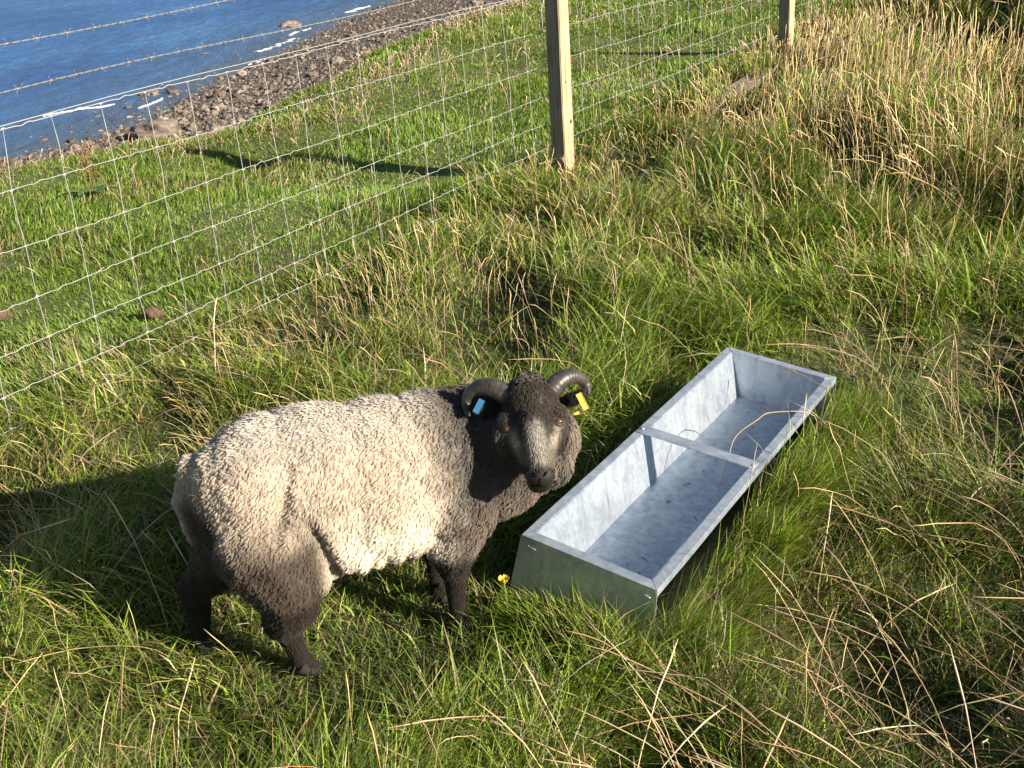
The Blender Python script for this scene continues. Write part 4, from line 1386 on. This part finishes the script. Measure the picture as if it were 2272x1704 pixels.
# fringe of dry stalks along the crest above the beach
n = 900
k = RNG.integers(1, len(CREST) - 4, n); u = RNG.random(n)
cp = np.array(CREST)
q = cp[k] + (cp[k + 1] - cp[k]) * u[:, None] + RNG.normal(0, .16, (n, 2))
keep = (q[:, 1] > 3) & (q[:, 1] < 15)
q = q[keep]; n = len(q)
r = np.hypot(q[:, 0], q[:, 1])
stems('crest_grass', q[:, 0], q[:, 1], RNG.uniform(.04, .15, n), np.clip(RNG.normal(.4, .2, n), .02, .9), RNG.uniform(0, 6.28, n),
      .00030 * r * RNG.uniform(.8, 1.3, n), mixc(n, [(.42, .32, .20), (.50, .38, .24), (.36, .25, .17)], [1, 1, 1]), 1.2, 'tan seeding grass along the top of the bank above the beach')
# thin stalks in the turf beyond
n = 2200
x = RNG.uniform(-6, 4, n); y = RNG.uniform(2.5, 13, n)
keep = (fdist(x, y) > .15) & (poly_sd(x, y, CREST) < -.1)
x, y = x[keep], y[keep]; n = len(x); r = np.hypot(x, y)
stems('turf_stalks', x, y, RNG.uniform(.07, .20, n), np.clip(RNG.normal(.4, .22, n), .02, .9), RNG.uniform(0, 6.28, n),
      .00028 * r, mixc(n, [(.46, .37, .20), (.55, .45, .27), (.36, .25, .15)], [1, 1, 1]), .9, 'scattered thin dry stalks in the grazed turf beyond the fence')

# long fallen straws across the foreground
n = 900
x, y, r = place(n, .95, 3.4, R(-40), R(44), 1.2)
w8 = .10 + .90 * np.clip(sstep(-.1, .25, x) * sstep(2.3, 1.7, y) + .55 * sstep(.7, 1.1, x) * sstep(3.3, 2.7, y), 0, 1) + .18 * (x < -.55)
keep = (fdist(x, y) < -.2) & (RNG.random(n) < w8)
x, y, r = x[keep], y[keep], r[keep]; n = len(x)
ldir = np.where(RNG.random(n) < .7, RNG.normal(2.45, .42, n), RNG.uniform(0, 6.28, n))
stems('fallen_straw', x, y, RNG.uniform(.22, .46, n), np.clip(RNG.normal(.78, .14, n), .3, .985), ldir, RNG.uniform(.0007, .0014, n),
      mixc(n, [(.64, .47, .25), (.72, .56, .34), (.50, .32, .18), (.56, .38, .28)], [3, 3, 2, 2]), .9, 'long bleached straws bent over the grass in the foreground', .25, .40, .005)

# odd bits lying in and over the trough
tmat = trough.matrix_world
def tpt(w_, l_, z_):
    return np.array(tmat @ Vector((w_, l_, z_)))
smt, t, b = mat('straw_stalk'); b.inputs['Base Color'].default_value = (.50, .33, .18, 1); b.inputs['Roughness'].default_value = .6
for pts, lab in (([(.345, .80, -.10), (.335, .80, .012), (.255, .720, .034), (.236, .668, .030), (.208, .615, .0), (.214, .565, -.045), (.222, .50, -.10)], 'dry straw bent over the right rim and down into the trough'),
                 ([(.350, .93, -.08), (.330, .93, .010), (.27, .965, .018), (.205, .985, .018), (.175, .99, .014)], 'short dry stalk with a seed head poking over the far end of the trough')):
    P = catmull([tpt(*p) for p in pts], 6)
    rr_ = np.full(len(P), .0011)
    if 'seed' in lab:
        rr_[-9:-1] = .0011 + .0022 * np.abs(np.sin(np.arange(8) * 1.9)); rr_[-1] = .0004
    pr = Parts(); pr.tube(P, rr_, 6)
    tag(link('straw', pr.build('straw', smt)), lab, 'straw')
cmt, t, b = mat('trough_crumb'); b.inputs['Base Color'].default_value = (.07, .05, .035, 1); b.inputs['Roughness'].default_value = .9
pr = Parts()
for k in range(24):
    w_, l_ = RNG.uniform(.07, .235), RNG.uniform(.05, 1.0)
    L_ = RNG.uniform(.001, .004) if k > 4 else RNG.uniform(.006, .012)
    a_ = RNG.uniform(0, 6.28)
    P = np.array([tpt(w_ + L_ * q * math.cos(a_), l_ + L_ * q * math.sin(a_), -DEP + .0026 + .001 * (1 - q * q)) for q in (-1, 0, 1)])
    pr.tube(P, np.array([.0004, .0012, .0004]), 5)
tag(link('crumbs', pr.build('crumbs', cmt)), 'dark crumbs of old feed and chaff on the trough floor', 'crumbs', None, 'stuff')
# dead dock stalk in the turf
kx, ky = -2.13, 5.54
dk = thing('dock_plant', (kx, ky, float(ground_z(kx, ky))), 'withered dock with brown seeds and green leaves in the turf beyond the fence', 'plant')
bmt, t, b = mat('dock_seed'); b.inputs['Base Color'].default_value = (.26, .14, .07, 1); b.inputs['Roughness'].default_value = .9
lmt, t, b = mat('dock_leaf'); b.inputs['Base Color'].default_value = (.10, .17, .04, 1); b.inputs['Roughness'].default_value = .5
pr = Parts(); pr.tube(np.array([(0, 0, 0), (.01, .0, .12), (.015, .005, .26)]), [.004, .003, .0015], 6)
for k in range(5):
    z_ = .09 + k * .03; a_ = k * 2.4
    pr.tube(np.array([(.01, 0, z_), (.01 + .03 * math.cos(a_), .03 * math.sin(a_), z_ + .04), (.012 + .045 * math.cos(a_), .045 * math.sin(a_), z_ + .085)]), [.0018, .0015, .001], 5)
st = link('stalk', pr.build('stalk', bmt), dk)
pr = Parts()
for k in range(90):
    a_ = RNG.uniform(0, 6.28); z_ = RNG.uniform(.11, .29); q = RNG.uniform(0, .04)
    c0 = np.array([.012 + q * math.cos(a_), q * math.sin(a_), z_])
    pr.tube(np.array([c0, c0 + RNG.normal(0, .003, 3), c0 + RNG.normal(0, .005, 3)]), [.002, .0048, .001], 5)
link('seed_head', pr.build('seed_head', bmt), dk)
for k in range(6):
    a_ = k * 1.05 + .3
    u = np.linspace(0, 1, 8); wv = .028 * np.sin(np.pi * np.clip(u * .9 + .08, 0, 1))
    L_ = RNG.uniform(.10, .17)
    ca, sa = math.cos(a_), math.sin(a_)
    mid = np.stack([ca * u * L_, sa * u * L_, .09 * u * (1.25 - u) + .01], -1)
    pv = np.array([-sa, ca, 0])
    V = np.concatenate([mid - pv * wv[:, None] + [0, 0, .008], mid, mid + pv * wv[:, None] + [0, 0, .008]])
    i0 = np.arange(7)
    Q = np.concatenate([np.stack([i0, i0 + 1, i0 + 9, i0 + 8], -1), np.stack([i0 + 8, i0 + 9, i0 + 17, i0 + 16], -1)])
    link('leaf', mesh_np('leaf', V, Q, lmt), dk)

# buttercup by the near end of the trough
fx, fy = -.045, 1.775
fz = float(ground_z(fx, fy))
bc = thing('buttercup', (fx, fy, fz), 'single yellow buttercup in the grass by the near end of the trough', 'flower')
gmt, t, b = mat('flower_stalk'); b.inputs['Base Color'].default_value = (.12, .2, .04, 1)
ymt, t, b = mat('yellow_petal'); b.inputs['Base Color'].default_value = (.80, .52, .02, 1); b.inputs['Roughness'].default_value = .3
pr = Parts(); pr.tube(np.array([(0, 0, 0), (.004, .003, .06), (.002, -.002, .118)]), .0012, 6)
link('stalk', pr.build('stalk', gmt), bc)
for k in range(5):
    a0 = k * 2 * math.pi / 5
    bm = bmesh.new()
    bmesh.ops.create_grid(bm, x_segments=4, y_segments=4, size=1)
    for v in bm.verts:
        u_, v_ = (v.co.x + 1) / 2, v.co.y
        wdt = .0062 * math.sin(min(1, u_ * .75 + .12) * math.pi) ** .7
        rr_ = .002 + .0095 * u_
        zz = .118 + .010 * u_ ** 1.4 + .002 * v_ * v_
        px, py = rr_, v_ * wdt
        v.co = Vector((.002 + px * math.cos(a0) - py * math.sin(a0), -.002 + px * math.sin(a0) + py * math.cos(a0), zz))
    link('petal', bm_mesh('petal', bm, ymt, True), bc)
pr = Parts(); pr.tube(np.array([(.002, -.002, .117), (.002, -.002, .124)]), [.0035, .0022], 8)
link('flower_centre', pr.build('flower_centre', ymt), bc)
# dry clods of dung in the turf
dmt, t, b = mat('dry_clod'); b.inputs['Base Color'].default_value = (.13, .08, .05, 1); b.inputs['Roughness'].default_value = .95
for (px, py, s, lab) in ((-1.28, 3.64, .036, 'brown clod of earth in the turf just beyond the fence netting'), (-1.90, 3.80, .030, 'pale brown clod in the turf at the far left beyond the fence')):
    V, F = rock_unit(60 + px, 3)
    o = link('clod', mesh_np('clod', V * s, F, dmt, True))
    o.location = (px, py, float(ground_z(px, py)) + .03)
    tag(o, lab, 'clod')
